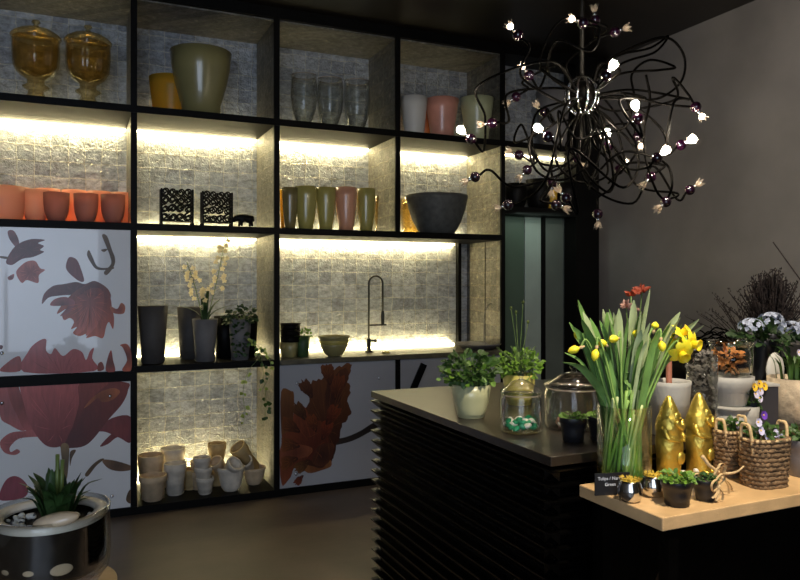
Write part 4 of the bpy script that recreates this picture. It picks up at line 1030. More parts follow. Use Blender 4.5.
daffodil('pale yellow bud high at the centre back', (636, 333), U_*.7+R_*.2, 'bud', 2.16, .018)
daffodil('closed bud standing up left of centre', (590, 328), U_*.8+L_*.2, 'bud', 2.15, .018)
daffodil('closed bud standing up right of centre', (655, 325), U_*.9+R_*.2, 'bud', 2.17, .018)
# tall leaves
big = t
for (px, py, d, m) in ((650, 289, 2.12, 'daf_leaf2'), (578, 300, 2.13, 'daf_leaf'), (641, 312, 2.1, 'daf_leaf2'), (607, 312, 2.16, 'daf_leaf'), (603, 309, 2.18, 'daf_leaf2'), (616, 315, 2.1, 'daf_leaf2'), (634, 300, 2.2, 'daf_leaf2'), (680, 312, 2.15, 'daf_leaf2'), (671, 322, 2.1, 'daf_leaf'), (583, 312, 2.1, 'daf_leaf2'), (562, 362, 2.05, 'daf_leaf'), (590, 318, 2.08, 'daf_leaf'), (628, 318, 2.06, 'daf_leaf'), (660, 330, 2.05, 'daf_leaf')):
    tip = wpt(px, py, d); o = empty('daffodil_leaves', (VX, VY, zero)) if False else big
    leaf(o, tip, None, .013, m)
# extra cut stems packed in the vase
for i in range(46):
    a = rd.uniform(0, 6.28); e = Vector((VX+math.cos(a)*vr*.75*rd.random()**.5, VY+math.sin(a)*vr*.75*rd.random()**.5, TZ+VH+rd.uniform(.02, .1)))
    leaf(big, e, None, .0075, 'daf_leaf' if i % 2 else 'daf_stem')
for i in range(62):
    a = rd.uniform(0, 6.28); rr = vr*.78*math.sqrt(rd.random()); a2 = a+rd.uniform(.5, 1.6)
    b0 = Vector((VX+rr*math.cos(a), VY+rr*math.sin(a), zero+.004)); b1 = Vector((VX+rr*1.05*math.cos(a2), VY+rr*1.05*math.sin(a2), TZ+VH+rd.uniform(-.02, .05)))
    P = cat_rom([b0-big.location, b0.lerp(b1, .5)-big.location, b1-big.location], 3)
    MB().tube(P, [.0052]*3+[.0045]*4, 7).build('cut_stem', M['daf_stem' if i % 3 else 'pale_stem'], big)
# small card
cw = 40*k; q = onD(613, 480, 2.035)
cr = thing('price_card', 'black card with white writing leaning at the foot of the daffodil vase', 'sign', (q.x, q.y, TZ+.001), -math.atan2(SA, CA)*.6)
MB().box((-.055, -.002, 0), (.05, .002, .062)).build('card', M['black_plastic'], cr)
def text(s_, x, z, size, parent, m):
    cu = bpy.data.curves.new('lettering', 'FONT'); cu.body = s_; cu.size = size; cu.extrude = .0002; cu.align_x = 'LEFT'
    o = bpy.data.objects.new('lettering', cu); C.objects.link(o)
    dg = bpy.context.evaluated_depsgraph_get(); me = bpy.data.meshes.new_from_object(o.evaluated_get(dg)); bpy.data.objects.remove(o)
    o = bpy.data.objects.new('lettering', me); C.objects.link(o); me.materials.clear(); me.materials.append(m); o.parent = parent; o.location = (x, -.0026, z); o.rotation_euler = (math.pi/2, 0, 0); return o
WT = mat('white_print', (.75, .78, .85), .6)
text('Tulips / Narcis', -.047, .043, .013, cr, WT); text('Green', -.026, .026, .013, cr, WT)
# ================================================================== ON THE TABLE
M['steel_cup'] = mat('brushed_steel_cup', (.62, .60, .56), .16, 1, .05); M['moss_y'] = mat('golden_moss', (.55, .38, .04), .8, 0, .35, 90, .6, 150)
M['gold'] = mat('gold_foil', (.62, .47, .09), .36, .85, .2, 14, .5, 45)
M['raffia'] = mat('raffia_straw', (.66, .47, .24), .7, 0, .25, 60, .2, 200)
M['bark'] = mat('coarse_bark_weave', (.21, .13, .065), .85, 0, .45, 45, .8, 120)
M['zinc'] = mat('dull_zinc', (.20, .19, .20), .5, .4, .2, 18, .1, 60)
M['stone_pale'] = mat('pale_grey_stoneware', (.42, .41, .38), .6, 0, .1, 14, .08, 90)
M['pansy'] = mat('violet_petal', (.16, .05, .45), .6, 0, .3, 60); M['pansy_w'] = mat('pale_lilac_petal', (.70, .66, .88), .6, 0, .15, 60)
M['pansy_d'] = mat('deep_violet_petal', (.05, .012, .14), .6, 0, .3, 60); M['pansy_y'] = mat('yellow_orange_petal', (.90, .55, .04), .6, 0, .2, 60)
def at_root(q): return tuple(q)
for i, (px, b_) in enumerate(((630, 501), (653, 496))):
    q, k = onT(px, b_); t = thing('metal_cup', ('front left', 'rear right')[i]+' round steel cup topped with golden moss, at the table corner', 'cup', tuple(q)); r = 12.5*k; h = 21*k
    MB().lathe(hollow([(r*.6, .0005), (r*.85, h*.12), (r, h*.4), (r*.97, h*.65), (r*.82, h*.9), (r*.78, h)], .002), 32).build('cup', M['steel_cup'], t)
    mb = MB().ball((0, 0, h*.93), r*.80, 16, (1, 1, .28)); r_ = random.Random(i)
    for j in range(60):
        a = r_.uniform(0, 6.28); rr = r*.85*math.sqrt(r_.random()); mb.oval((rr*math.cos(a), rr*math.sin(a), h), (math.cos(a)*.6, math.sin(a)*.6, .8), (0, 0, 1), .009, .004)
    mb.build('moss', M['moss_y'], t)
q, k = onT(677, 505); t1, h1, rt1 = mosspot('black pot of bright green leaves at the near corner of the table', q, k, 31, 25, 0)
leafcloud(70, (0, 0, h1+.006), (rt1*1.0, rt1*.9, .012), .016, 3).build('large_leaves', M['g_bright'], t1)
q, k = onT(705, 500); t2, h2, rt2 = mosspot('second black pot of moss tied with raffia bows', q, k, 24, 21, 0, 'g_mid')
def bow(root, c, s_, seed, n=3):
    r_ = random.Random(seed)
    for i in range(n):
        a = r_.uniform(-.5, 3.6); d = Vector((math.cos(a), -.3, math.sin(a)))*s_; side = Vector((-d.z, 0, d.x))*.45
        P = cat_rom([c, c+d*.6+side, c+d*1.1, c+d*.6-side, c], 5); MB().strip(P, [.0035]*len(P), (0, 1, 0), .2).build('loop', M['raffia'], root)
    for i in range(3):
        a = r_.uniform(-2.4, -.8); d = Vector((math.cos(a), -.15, math.sin(a)))*s_*1.1
        P = cat_rom([c, c+d*.5+Vector((.006, -.004, 0)), c+d], 4); MB().strip(P, [.004]*len(P), (0, 1, .2), .2).build('tail', M['raffia'], root)
    MB().ball(c, .007, 10).build('knot', M['raffia'], root)
for i, (px, py, d, s_, lb) in enumerate(((692, 492, 2.0, .033, 'pale raffia bow hanging between the two black pots'), (722, 478, 2.02, .045, 'large raffia bow right of the second black pot'), (718, 494, 1.97, .035, 'raffia bow with orange tails near the front table edge'))):
    c = onD(px, py, d); c.z = max(c.z, TZ+s_*1.2); b_ = thing('raffia_bow', lb, 'bow', tuple(c)); bow(b_, Vector((0, 0, 0)), s_, i+4)
# twig lying across, from the second pot to the wood
P = [onD(a, b, 2.04) for a, b in ((702, 456), (710, 466), (722, 473), (736, 472), (744, 466))]
o = MB().tube(cat_rom(P, 5), [.006-.0002*i for i in range(21)], 7).build('twig', M['raffia']); tag(o, 'thick pale twig resting over the second black pot', 'twig')
M['brownegg'] = mat('brown_speckled_egg', (.40, .16, .06), .4, 0, .35, 60)
for i, (px, py) in enumerate(((676, 469), (683, 473), (690, 474), (697, 470), (704, 468))):
    q, k = onT(px, py+4); o = MB().ball((0, 0, .0105), .0105, 14, (1.3, 1, 1)).build('small_egg', M['brownegg' if i % 2 == 0 else 'peb_w'], None, tuple(q)); tag(o, ('brown' if i % 2 == 0 else 'white')+' small egg at the feet of the gold figures, '+('first', 'second', 'third', 'fourth', 'last')[i]+' from the left', 'egg')
# gold foil figures: a pointed hood, face, folded arms, robe
def figure(label, px, base, top, w_):
    q, k = onT(px, base); H = (base-top)*k*.985; r = w_*k/2
    t = thing('gold_figure', label, 'figurine', tuple(q), .25)
    prof = [(.80, 0), (.88, .02), (.86, .12), (.95, .30), (.98, .42), (.90, .52), (.98, .60), (.92, .70), (.72, .78), (.55, .86), (.36, .93), (.20, .98), (.02, 1)]
    def rip(a, z): return 1+.05*math.sin(3*a+z*60)*.6
    MB().lathe([(r*a, H*z) for a, z in cat_rom_2(prof)], 36, ripple=rip).build('body', M['gold'], t)
    mb = MB().ball((0, -r*.55, H*.74), r*.42, 16, (1, .9, 1.1)).ball((0, -r*.95, H*.735), r*.10, 8)
    mb.build('face', M['gold'], t)
    MB().tube(cat_rom([(-r*.4, -r*.75, H*.70), (0, -r*1.02, H*.62), (r*.4, -r*.75, H*.70)], 5), r*.22, 10).build('beard', M['gold'], t)
    for s_ in (-1, 1):
        MB().tube(cat_rom([(s_*r*.75, -.1*r, H*.62), (s_*r*.95, -r*.55, H*.50), (s_*r*.25, -r*1.05, H*.46)], 5), [r*.26-.0007*i for i in range(11)], 10).build('arm', M['gold'], t)
        MB().ball((s_*r*.42, -r*.72, H*.035), r*.30, 12, (1, 1.4, .6)).build('boot', M['gold'], t)
    MB().ball((r*.1, -r*.88, H*.25), r*.42, 14, (1.1, .6, 1.2)).build('sack', M['gold'], t)
def cat_rom_2(pr): return [(v.x, v.y) for v in cat_rom([Vector((a, b, 0)) for a, b in pr], 3)]
figure('left gold foil hooded figure beside the daffodil vase', 669, 476, 394, 27)
figure('right gold foil hooded figure, nearer the baskets', 699, 472, 391, 27)
# baskets
def basket(label, px, base, w_, h_, hh, rz, seed, flowers, group=None):
    q, k = onT(px, base); W_, H_ = w_*k, h_*k; t = thing('wicker_basket', label, 'basket', tuple(q), rz)
    a, bq = W_/2, W_*.36
    mb = MB()
    # woven wall: stacked wavy hoops
    n = 11; r_ = random.Random(seed)
    for i in range(n):
        z = .004+H_*i/(n-1)*.97; sc = .86+.14*i/(n-1); pts = []
        for j in range(41):
            u = 2*math.pi*j/40; cx_, sy = math.cos(u), math.sin(u)
            ex = 2/3.5; X = a*sc*math.copysign(abs(cx_)**ex, cx_); Y = bq*sc*math.copysign(abs(sy)**ex, sy)
            wv = 1+(.035 if (j+i) % 2 else -.035); pts.append((X*wv, Y*wv, z+r_.uniform(-.0012, .0012)))
        mb.tube(pts, H_/n*.56, 6, False)
    for i in range(170):
        u = r_.uniform(0, 6.28); cx_, sy = math.cos(u), math.sin(u); ex = 2/3.5; z = r_.uniform(.01, H_*.95); sc = (.86+.14*z/H_)*1.05
        X = a*sc*math.copysign(abs(cx_)**ex, cx_); Y = bq*sc*math.copysign(abs(sy)**ex, sy); d = Vector((-sy*a, cx_*bq, r_.uniform(-.03, .03))).normalized()
        if r_.random() < .45: d = Vector((0, 0, 1))+d*.5
        L = r_.uniform(.008, .02); c = Vector((X, Y, z)); mb.tube([c-d*L*.5, c+Vector((cx_, sy, 0))*.003, c+d*L*.5], .0016, 5)
    mb.build('woven_wall', M['bark'], t)
    MB().box((-a*.8, -bq*.8, .002), (a*.8, bq*.8, .008)).build('base', M['bark'], t)
    pts = []
    for j in range(41):
        u = 2*math.pi*j/40; ex = 2/3.5; cx_, sy = math.cos(u), math.sin(u); pts.append((a*1.02*math.copysign(abs(cx_)**ex, cx_), bq*1.02*math.copysign(abs(sy)**ex, sy), H_))
    MB().tube(pts, .0055, 8, False).build('rim', M['raffia'], t)
    for s_ in (-1, 1):
        P = cat_rom([(s_*a*.95, -bq*.5, H_*.7), (s_*a*1.05, -bq*.35, H_+hh*k*.8), (s_*a*1.05, 0, H_+hh*k), (s_*a*1.05, bq*.35, H_+hh*k*.8), (s_*a*.95, bq*.5, H_*.7)], 6)
        MB().tube(P, .0048, 8).build('handle', M['raffia'], t)
    MB().box((-a*.85, -bq*.85, H_*.72), (a*.85, bq*.85, H_*.8)).build('soil', M['soil'], t)
    leafcloud(110, (0, 0, H_+.008), (a*.75, bq*.8, .024), .02, seed).build('foliage', M['g_mid'], t)
    for (fx, fz, m_) in flowers: pansy(t, Vector((fx*a, -bq*.5, H_+fz)), m_, .011)
    return t, a, bq, H_
def pansy(root, c, m_, s_, fy=-1):
    mb = MB()
    for i, a in enumerate((1.0, 2.14, .05, 3.1, -1.57)):
        d = Vector((math.cos(a), fy*.35, math.sin(a))); L = s_*(1.25 if i < 4 else 1.35)
        mb.oval(c+Vector((0, -.001*i, 0)), d, (0, -1, .2), L, L*(1.15 if i < 4 else 1.5), .1)
    o = mb.build('pansy', M[m_], root)
    MB().ball(c+Vector((0, -.004, 0)), s_*.28, 8).build('eye', M['pansy_y' if m_ != 'pansy_y' else 'pansy_d'], o)
basket('front wicker basket of pale lilac pansies with pale loop handles', 764, 485, 44, 47, 15, -.1, 5, ((-.6, .03, 'pansy_w'), (-.25, .012, 'pansy_w'), (.2, .02, 'pansy_w'), (-.75, .055, 'pansy_w'), (.5, .005, 'pansy_w'), (-.45, .075, 'pansy')))
basket('rear wicker basket half hidden behind the front one', 731, 474, 34, 44, 12, .15, 8, ((-.1, .02, 'pansy_w'), (.35, .012, 'pansy_y')))
q, k = onT(803, 475); t, h, rt, kk = potted('potted_pansy', 'zinc pot with a deep violet pansy at the right edge of the photo', 0, 0, 0, 0, 34, 28, M['zinc'], xyz=tuple(q), h=36*k, k=k, rim=1)
leafcloud(90, (0, 0, h+.01), (.05, .045, .022), .024, 61).build('foliage', M['g_mid'], t)
pansy(t, Vector((-.012, -.05, h+.042)), 'pansy', .02); pansy(t, Vector((.03, -.04, h+.03)), 'pansy_d', .017)

# ================================================================== BACK ROW (stands on the counter)
def q_at(px, d, z=IZ):
    r = ray(px, 283); d = max(d, 1.85/r.y) if z == IZ else d
    return Vector((r.x*d, r.y*d, z)), d/F
M['frost'] = thin_glass('frosted_white_glass', (.9, .9, .88), .3, .4, .8, (.62, .62, .58))
q, k = q_at(672, 2.40); q.y = max(q.y, 1.86)
o = MB().lathe(hollow([(19*k*.8, 0), (19*k*.86, .004), (20*k, .17), (20*k*1.03, 1.47-98*k-IZ)], .004), 36).build('tall_vase', M['stone_pale'], None, (q.x, q.y, IZ+.0005)); tag(o, 'tall pale white vase behind the gold figures', 'vase')
M['copper'] = mat('copper_brown_candle', (.34, .13, .08), .5, 0, .2, 20)
o = MB().lathe([(.009, .0), (.010, .01), (.010, 1.47-73*k-IZ-.02), (.007, 1.47-72*k-IZ-.018), (.001, 1.47-71.5*k-IZ-.017)], 16).build('candle', M['copper'], None, (q.x-.004, q.y, IZ+.012)); tag(o, 'slim copper-brown candle standing in the tall pale vase', 'candle')
# glass cylinder of grey bark curls
q, k = q_at(702, 2.56); t = thing('glass_cylinder', 'clear glass cylinder filled with curled grey bark', 'vase', (q.x, q.y, IZ+.0005)); r = 15*k; H = 1.47-72*k-IZ
MB().lathe([(r*.95, 0), (r, .006), (r, H), (r*.96, H), (r*.96, .012), (.002, .01)], 36).build('body', M['glass'], t)
M['greybark'] = mat('silvery_curled_bark', (.16, .145, .13), .55, 0, .5, 30, .3, 60)
mb = MB(); r_ = random.Random(5)
for i in range(120):
    a = r_.uniform(0, 6.28); rr = (r-.012)*math.sqrt(r_.random()); z = r_.uniform(.02, H+.02); c = Vector((rr*math.cos(a), rr*math.sin(a), z)); s_ = r_.uniform(.010, .022); th = r_.uniform(0, 6.28)
    e = Vector((math.cos(th), math.sin(th), r_.uniform(-.4, .6))); f_ = e.orthogonal().normalized()
    P = cat_rom([c, c+e*s_*.5+f_*s_*.4, c+e*s_, c+e*s_*.8-f_*s_*.4], 3); P = [Vector((p.x, p.y, p.z)) for p in P]; mb.strip(P, [.004]*len(P), f_, .3)
o = mb.build('bark_curls', M['greybark'], None, (q.x, q.y, IZ+.001)); o['kind'] = 'stuff'; o['label'] = 'curled silvery bark filling the clear glass cylinder'; o['category'] = 'bark'
# two stacked stoneware pedestal pots with a glass hurricane on top
q, k = q_at(731, 2.62); r = 20*k
def zpy(py, k): return 1.47+(283-py)*k
zA = IZ; zB = zpy(405, k); zC = zpy(376, k)
o = MB().lathe([(r*.6, .001), (r*.95, .006), (r, .02), (r*.78, .04), (r*.72, (zB-zA)*.7), (r*.95, (zB-zA)*.85), (r*1.0, zB-zA-.004), (r*.9, zB-zA), (.002, zB-zA)], 36).build('pedestal_pot', M['stone_pale'], None, (q.x, q.y, zA+.0005)); tag(o, 'lower pale stoneware pot of the stacked pair at the right', 'pot')
HB = zC-zB
o = MB().lathe(hollow([(r*.66, 0), (r*.75, .005), (r*.84, HB*.5), (r*1.0, HB*.62), (r*1.06, HB*.8), (r*1.08, HB)], .008), 36).build('pedestal_pot', M['stone_pale'], None, (q.x, q.y, zB+.001)); tag(o, 'upper pale stoneware pot carrying the glass hurricane', 'pot')
hg = zpy(341, k)-zC
t = thing('glass_hurricane', 'flared glass bowl with dried orange leaves on the stacked stoneware pots', 'glass bowl', (q.x, q.y, zC+.002))
MB().lathe([(r*.5, 0), (r*.8, .004), (r*.98, .02), (r*1.02, hg*.5), (r*1.0, hg*.8), (r*1.18, hg), (r*1.15, hg), (r*.97, hg*.8), (r*.99, hg*.5), (r*.95, .022), (r*.78, .008), (.002, .006)], 40).build('body', M['glass'], t)
M['dryleaf'] = mat('dried_orange_leaf', (.45, .17, .04), .7, 0, .4, 40)
mb = leafcloud(110, (-.02, 0, hg*.45), (r*.62, r*.6, hg*.36), .022, 71); o = mb.build('dried_leaves', M['dryleaf'], None, (q.x, q.y, zC+.004)); o['kind'] = 'stuff'; o['label'] = 'dried orange-brown leaves heaped in the flared glass bowl'; o['category'] = 'leaves'
o = MB().ball((0, 0, 0), .022, 18, (1.2, 1.2, .8)).build('glass_ball', mat('black_glass', (.01, .01, .015), .05, 0, 0, coat=1), None, (q.x+.02, q.y-.03, zC+.03)); tag(o, 'shiny black ball inside the flared glass bowl', 'ball')
# dark planter box with pale rim, yellow pansies in front
q, k = q_at(762, 2.62); a_ = 15*k; hb = zpy(386, k)-IZ
t = thing('planter_box', 'dark slate planter box with a pale rim behind the baskets', 'planter', (q.x, q.y+.02, IZ+.0005), -.3)
MB().box((-a_, -a_*.8, 0), (a_, a_*.8, hb)).build('box', mat('slate_grey', (.035, .036, .045), .5, 0, .2), t, bevel=.003)
MB().box((-a_*1.06, -a_*.86, hb), (a_*1.06, a_*.86, hb+.010)).build('rim', M['stone_pale'], t, bevel=.002)
q, k = q_at(750, 2.50); t, h, rt, kk = potted('potted_pansy', 'small pot of yellow and pale blue blooms in front of the slate box', 0, 0, 0, 0, 18, 14, M['stone_pale'], xyz=(q.x, max(q.y, 1.84), IZ), h=.075, k=k)
leafcloud(70, (0, 0, h+.03), (.035, .03, .035), .022, 81).build('foliage', M['g_mid'], t)
for i, (fx, fz, m_) in enumerate(((-.02, .075, 'pansy_y'), (.005, .085, 'pansy_y'), (.03, .075, 'pansy_y'), (.01, .06, 'pansy_w'), (-.012, .05, 'pansy_w'), (.006, .034, 'pansy_w'))): pansy(t, Vector((fx, -.03, h+fz)), m_, .013)
# birch bark pot with narcissus leaves
M['birch'] = mat('birch_bark', (.42, .34, .24), .8, 0, .35, 26, .4, 60)
q, k = q_at(800, 2.52); h_ = zpy(378, k)-IZ
t, h, rt, kk = potted('potted_narcissus', 'bark-wrapped pot of green narcissus leaves at the right edge', 0, 0, 0, 0, 52, 48, M['birch'], xyz=(q.x, max(q.y, 1.87), IZ), h=h_, k=k)
mb = MB(); r_ = random.Random(15)
for i in range(34):
    a = r_.uniform(0, 6.28); rr = rt*.7*r_.random(); L = r_.uniform(.05, .13); b0 = Vector((rr*math.cos(a), rr*math.sin(a), h*.88)); ln = Vector((math.cos(a), math.sin(a), 0))*L*r_.uniform(.1, .7)
    mb.strip(cat_rom([b0, b0+ln*.3+Vector((0, 0, L*.7)), b0+ln+Vector((0, 0, L))], 4), [.006, .006, .0065, .0065, .0065, .006, .005, .003, .0005], (-math.sin(a), math.cos(a), 0), .3)
mb.build('leaves', M['g_mid'], t)
for i, (fx, fz) in enumerate(((-.04, .10), (.0, .07), (.04, .12), (-.02, .05))): pansy(t, Vector((fx, -.04, h+fz)), 'pansy_w', .011)
# standing white oval dish
q, k = q_at(776, 2.86); t = thing('oval_dish', 'white oval dish standing upright behind the bark pot', 'dish', (q.x, q.y, IZ+.0005), -.3)
zc = zpy(370, k)-IZ
mb = MB().lathe([(.002, .006), (.02, .004), (.034, -.002), (.0365, -.006), (.034, -.004), (.02, .001), (.002, .002)], 28)
mb.v = [(x*1.1, -z, y*1.9+zc) for x, y, z in mb.v]; mb.build('dish', M['white_cer'], t)
MB().box((-.03, .004, 0), (.03, .04, .01)).bar((0, .02, .005), (0, .012, zc), .012, .006).bar((-.02, -.012, zc-.06), (.02, -.012, zc-.06), .01, .008).build('stand', M['black'], t)
# black vase with hydrangea
q, k = q_at(761, 2.98); zt = zpy(338, k)-IZ
t = thing('hydrangea_vase', 'waisted black vase holding pale blue-white hydrangea heads', 'flower vase', (q.x, q.y, IZ+.0005))
MB().lathe(hollow([(12*k, 0), (13*k, .006), (8*k, zt*.3), (8.5*k, zt*.6), (14*k, zt*.9), (16*k, zt)], .006), 32).build('vase', M['black_plastic'], t)
M['hyd'] = mat('blue_white_hydrangea', (.42, .47, .60), .7, 0, .3, 70)
leafcloud(110, (.02, 0, zt+.0), (.15, .09, .045), .05, 91).build('leaves', M['g_dark'], t)
for i, (dx, dz) in enumerate(((751, 327), (771, 321), (791, 330), (808, 329))):
    c = onD(dx, dz, 2.93)-t.location; mb = MB(); r_ = random.Random(i)
    for j in range(60):
        a, b_ = r_.uniform(0, 6.28), r_.uniform(-.2, 1.5); n_ = Vector((math.cos(a)*math.cos(b_), math.sin(a)*math.cos(b_), math.sin(b_))); p = c+Vector((n_.x*.048, n_.y*.048, n_.z*.034))
        u = n_.orthogonal().normalized(); v = n_.cross(u)
        for q4 in range(4): th = q4*math.pi/2+r_.random(); mb.oval(p, u*math.cos(th)+v*math.sin(th)+n_*.2, n_, .011, .010, .1)
    mb.build('flower_head', M['hyd'], t)
    MB().tube([(0, 0, zt*.5), tuple(c*.6+Vector((0, 0, zt*.3))), tuple(c)], .003, 6).build('stem', M['g_stem'], t)
# dark twig bouquet with thin sprigs
M['twigdark'] = mat('dark_dried_twig', (.016, .009, .007), .8, 0, .4, 30)
q, k = q_at(770, 3.3); bz = IZ
SBX0, SBX1, SBY0, SBY1, SBZ = 3.42, 4.14, 1.6, 4.25, 1.08
sb = thing('sideboard', 'low black sideboard standing against the grey wall', 'sideboard', (SBX0, SBY0, 0))
MB().box((.01, .01, .04), (SBX1-SBX0, SBY1-SBY0-.01, SBZ-.03)).build('carcass', M['blackwood'], sb)
MB().box((0, 0, SBZ-.028), (SBX1-SBX0, SBY1-SBY0, SBZ)).build('top', M['blackwood'], sb, bevel=.003)
for i in range(4): MB().box((-.008, .03+i*.655, .08), (.009, .03+i*.655+.64, SBZ-.05)).build('door', M['blackwood'], sb, bevel=.002)
MB().box((.03, .05, 0), (.60, SBY1-SBY0-.05, .04)).build('plinth', M['black'], sb)
def bouquet(label, px, d, n, spread, hmin, hmax, lean, seed, heads, m, r=.002, pot=True, z0=SBZ, hk=.014):
    q, k = q_at(px, d, z0); t = thing('dried_bouquet', label, 'dried flowers', (q.x, q.y, z0+.0005)); r_ = random.Random(seed)
    if pot: MB().lathe(hollow([(.045, 0), (.055, .005), (.045, .08), (.055, .16)], .005), 24).build('vase', M['black_plastic'], t)
    mb = MB(); hb = MB()
    for i in range(n):
        u, v = r_.gauss(0, .5), r_.gauss(0, .4); H = r_.uniform(hmin, hmax); e = lat*(u*spread+lean)+Vector((fwd.x, fwd.y, 0))*v*spread*.6+upv*(H-.5*abs(u)*spread)
        b0 = Vector((r_.uniform(-.02, .02), r_.uniform(-.02, .02), .02)); P = cat_rom([b0, b0.lerp(e, .5)+Vector((0, 0, .02)), e], 4); mb.tube(P, [r]*8+[r*.5], 5)
        if n <= 40: mb.build('stem', M[m], t); mb = MB()
        for j in range(heads):
            p = P[-1-j % 5]+Vector((r_.uniform(-1, 1), r_.uniform(-1, 1), r_.uniform(-1, 1)))*hk*.7; hb.oval(p, (r_.uniform(-1, 1), r_.uniform(-1, 1), 1), (0, -1, 0), hk, hk*.6)
        if n <= 40: hb.build('seed_head', M[m], t); hb = MB()
    if n > 40: mb.build('stems', M[m], t); hb.build('seed_heads', M[m], t)
    return t
bouquet('dense dark brown bouquet of dried twigs against the grey wall', 770, 3.75, 230, .15, .27, .46, .0, 1, 16, 'twigdark', .0034)
bouquet('thin dark sprig bouquet leaning left in front of the wall', 750, 3.62, 16, .16, .26, .36, -.14, 2, 9, 'twigdark', .002, hk=.012)
a, b_ = onD(773, 242, 3.6), onD(812, 296, 3.6); e_ = b_+(b_-a)*1.2
b2 = Vector((e_.x, e_.y, max(e_.z, SBZ+.003))); o = MB().tube([tuple(a), tuple(b2)], [.003, .006], 7).build('long_stick', M['twigdark']); tag(o, 'long dark stick leaning diagonally up to the left at the right edge', 'stick')
# coil of black wire / vine
t = thing('vine_wreath', 'tangled black vine wreath leaning against the wall behind the daffodils', 'wreath', tuple(q_at(714, 3.6, SBZ)[0])); k = 3.6/F; r_ = random.Random(3)
for i in range(11):
    R1 = r_.uniform(16, 30)*k; P = []
    for j in range(17):
        u = math.pi*(j/16); P.append(lat*(math.cos(u)*R1*r_.uniform(.95, 1.25))+upv*(.006+math.sin(u)*R1*r_.uniform(.85, 1.1))+fwd*(.02*math.sin(i*2+j*.5)))
    MB().tube(cat_rom(P, 3), .004, 6).build('vine', M['rubber'], t)
mb = MB()
for i, (a_, b_, c_) in enumerate(((-40, 20, 10), (-20, 26, 22), (0, 24, 16), (22, 20, 12), (-55, 16, 8))): mb.ball(lat*a_*k+upv*c_*k*.5, b_*k*.5, 12, (1.2, .8, c_/b_))
o = mb.build('dark_moss', M['twigdark'], t); o['label'] = 'dark mossy mass'
# red and pink blooms behind the daffodils
q, k = q_at(633, 2.62); t = thing('flower_vase', 'black vase with two red-orange blooms and a pink one behind the daffodils', 'flower vase', (q.x, q.y, IZ+.0005))
MB().lathe(hollow([(.04, 0), (.045, .005), (.05, .12), (.04, .2)], .005), 24).build('vase', M['black_plastic'], t)
M['redfl'] = mat('red_orange_petal', (.30, .045, .015), .6, 0, .3, 60); M['pinkfl'] = mat('pale_pink_petal', (.50, .30, .24), .6, 0, .25, 60)
def bloom(px, py, s_, m_, n, name):
    c = onD(px, py, 2.62)-t.location; P = cat_rom([(0, 0, .1), tuple(c*.55+Vector((0, 0, .06))), tuple(c)], 5); st = MB().tube(P, .0025, 6).build('stem', M['g_stem'], t)
    mb = MB(); r_ = random.Random(px)
    for j in range(n):
        a = r_.uniform(0, 6.28); b1 = r_.uniform(-.2, 1.4); d = Vector((math.cos(a)*math.cos(b1), math.sin(a)*math.cos(b1), math.sin(b1))); mb.oval(c, d, (-d.y, d.x, .4), s_*r_.uniform(.8, 1.2), s_*.5, .3)
    mb.build(name, M[m_], st)
bloom(631, 296, .026, 'redfl', 16, 'red_bloom'); bloom(642, 292, .034, 'redfl', 16, 'red_bloom'); bloom(626, 307, .026, 'pinkfl', 34, 'pink_bloom')
bloom(634, 310, .022, 'pinkfl', 18, 'pink_bloom')

# ================================================================== FOREGROUND LEFT
q = onD(50, 508, 1.9); k = 1.9/F; R_b = 57*k; rimz = q.z; BH = .205; gz = rimz-BH
st = thing('plant_stand', 'small round oak stand under the glass bowl, at the lower left', 'stand', (q.x-.03, q.y, 0))
MB().lathe([(R_b*1.28, gz-.03), (R_b*1.30, gz-.026), (R_b*1.30, gz-.003), (R_b*1.28, gz-.0005), (.002, gz-.0005), ], 48).build('top', M['woodorange'], st)
for i in range(3):
    a = i*2.094+.4; MB().tube([(math.cos(a)*R_b*.8, math.sin(a)*R_b*.8, gz-.03), (math.cos(a)*R_b*1.15, math.sin(a)*R_b*1.15, 0.002)], [.014, .010], 10).build('leg', M['woodorange'], st)
t = thing('glass_bowl', 'big thick glass bowl holding a bulb plant and white pebbles, lower left', 'glass bowl', (q.x, q.y, gz+.0005))
MB().lathe([(R_b*.55, 0), (R_b*.82, .012), (R_b*.97, .045), (R_b, .09), (R_b*.98, BH*.9), (R_b*.99, BH), (R_b*.955, BH+.001), (R_b*.945, BH*.9), (R_b*.96, .09), (R_b*.93, .05), (R_b*.75, .022), (.002, .018)], 56).build('body', M['glass'], t)
M['ringw'] = mat('white_bowl_rim', (.72, .66, .56), .4, 0, .12, 12)
h2_ = BH-.012; r2_ = R_b*.93
o = thing('inner_bowl', 'white-rimmed dark bowl set inside the glass bowl, filled with pebbles', 'bowl', (q.x, q.y, gz+.0005))
MB().lathe(hollow([(r2_*.5, .025), (r2_*.78, .04), (r2_*.95, .09), (r2_*.99, h2_*.92)], .012), 48).build('body', mat('blackish_bowl', (.010, .008, .005), .7, 0, .9, 22, spec=.04), o)
MB().lathe([(r2_*.99, h2_*.92), (r2_*1.0, h2_), (r2_*.93, h2_+.006), (r2_*.78, h2_-.002), (r2_*.77, h2_*.94), (r2_*.9, h2_*.93)], 48, close=False, ripple=lambda a, z: 1+.02*math.sin(3*a)).build('rim', M['ringw'], o)
MB().lathe([(.002, h2_*.86), (r2_*.80, h2_*.88), (r2_*.84, h2_*.80), (.002, h2_*.5)], 36).build('soil', M['soil'], o)
r_ = random.Random(19)
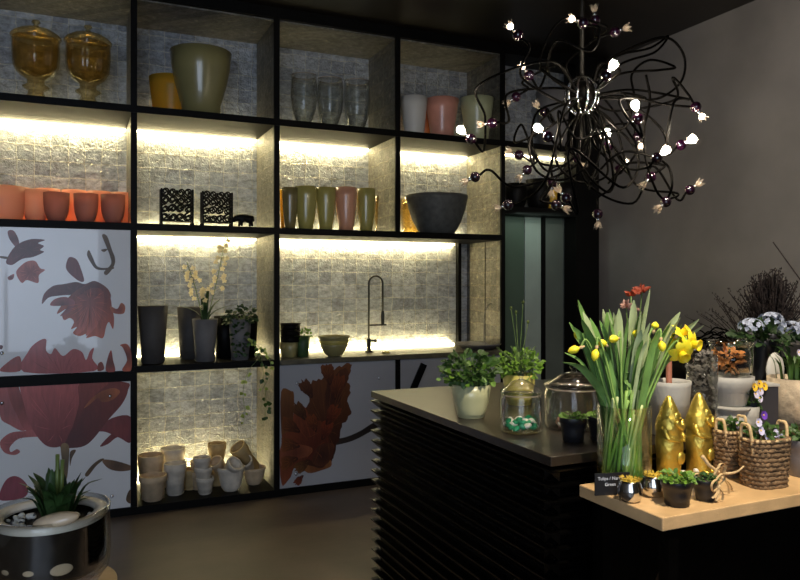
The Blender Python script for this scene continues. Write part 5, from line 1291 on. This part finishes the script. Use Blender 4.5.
for i in range(46):
    a = r_.uniform(2.2, 6.6); rr = R_b*r_.uniform(.40, .70); s_ = r_.uniform(.006, .010)
    p = MB().ball((0, 0, 0), s_, 10, (1.2, 1, .7)).build('pebble', M['peb_w' if i % 3 else 'greypot2'], None, (q.x+rr*math.cos(a), q.y+rr*math.sin(a), gz+h2_*.88+.006)); p.rotation_euler = (r_.random(), r_.random(), r_.random()*3)
    tag(p, 'small white or grey pebble around the bulb in the glass bowl', 'pebble', 'pebbles around the bulb')
pl = thing('bulb_plant', 'dark green bulb plant with crowded leaves growing in the glass bowl', 'plant', (q.x+.018, q.y, gz+h2_*.88))
mb = MB().lathe([(.02, -.03), (.03, -.01), (.033, .0), (.024, .02), (.015, .03), (.001, .034)], 22); mb.build('bulb', M['raffia'], pl)
r_ = random.Random(23)
for i in range(60):
    a = r_.uniform(0, 6.28); L = r_.uniform(.06, .14); lean = r_.uniform(.1, .75); b0 = Vector((.03*math.cos(a), .03*math.sin(a), .0)); ln = Vector((math.cos(a), math.sin(a), 0))*L*lean
    mb = MB().strip(cat_rom([b0, b0+ln*.45+Vector((0, 0, L*.65)), b0+ln+Vector((0, 0, L*(1-.25*lean)))], 4), [.006, .009, .011, .012, .0115, .010, .008, .005, .0008], (-math.sin(a), math.cos(a), 0), .3)
    mb.build('leaf', M['g_dark'], pl)
for s_, ht in ((0, .175), (.008, .16)): MB().tube([(s_, 0, .04), (s_*1.5, 0, ht)], [.006, .005], 8).build('flower_stem', M['g_olive'], pl)
# beige stone resting on the rim
p = onD(56, 517, 1.80); o = MB().ball((0, 0, 0), .023, 20, (2.5, 1.2, .8)).build('flat_stone', mat('beige_smooth_stone', (.62, .48, .32), .3, 0, .15, 20, coat=.4), None, (p.x, p.y, gz+h2_*.94+.024)); o.rotation_euler = (0, -.18, -.35); tag(o, 'smooth beige stone lying at the front of the plant bowl', 'stone')
for i, (px, py, s_) in enumerate(((72, 560, .018), (40, 566, .009), (22, 556, .008))):
    a = (-1.2, -1.75, -2.2)[i]-.15; rr = R_b*.955
    o = MB().ball((0, 0, 0), s_, 16, (1.5, .12, .8)).build('embedded_pebble', M['terr_pale'], bpy.data.objects['inner_bowl'], (rr*math.cos(a)*.955, rr*math.sin(a)*.955, .085)); o.rotation_euler = (0, 0, a+math.pi/2); o['label'] = 'pale pebble showing through the glass'
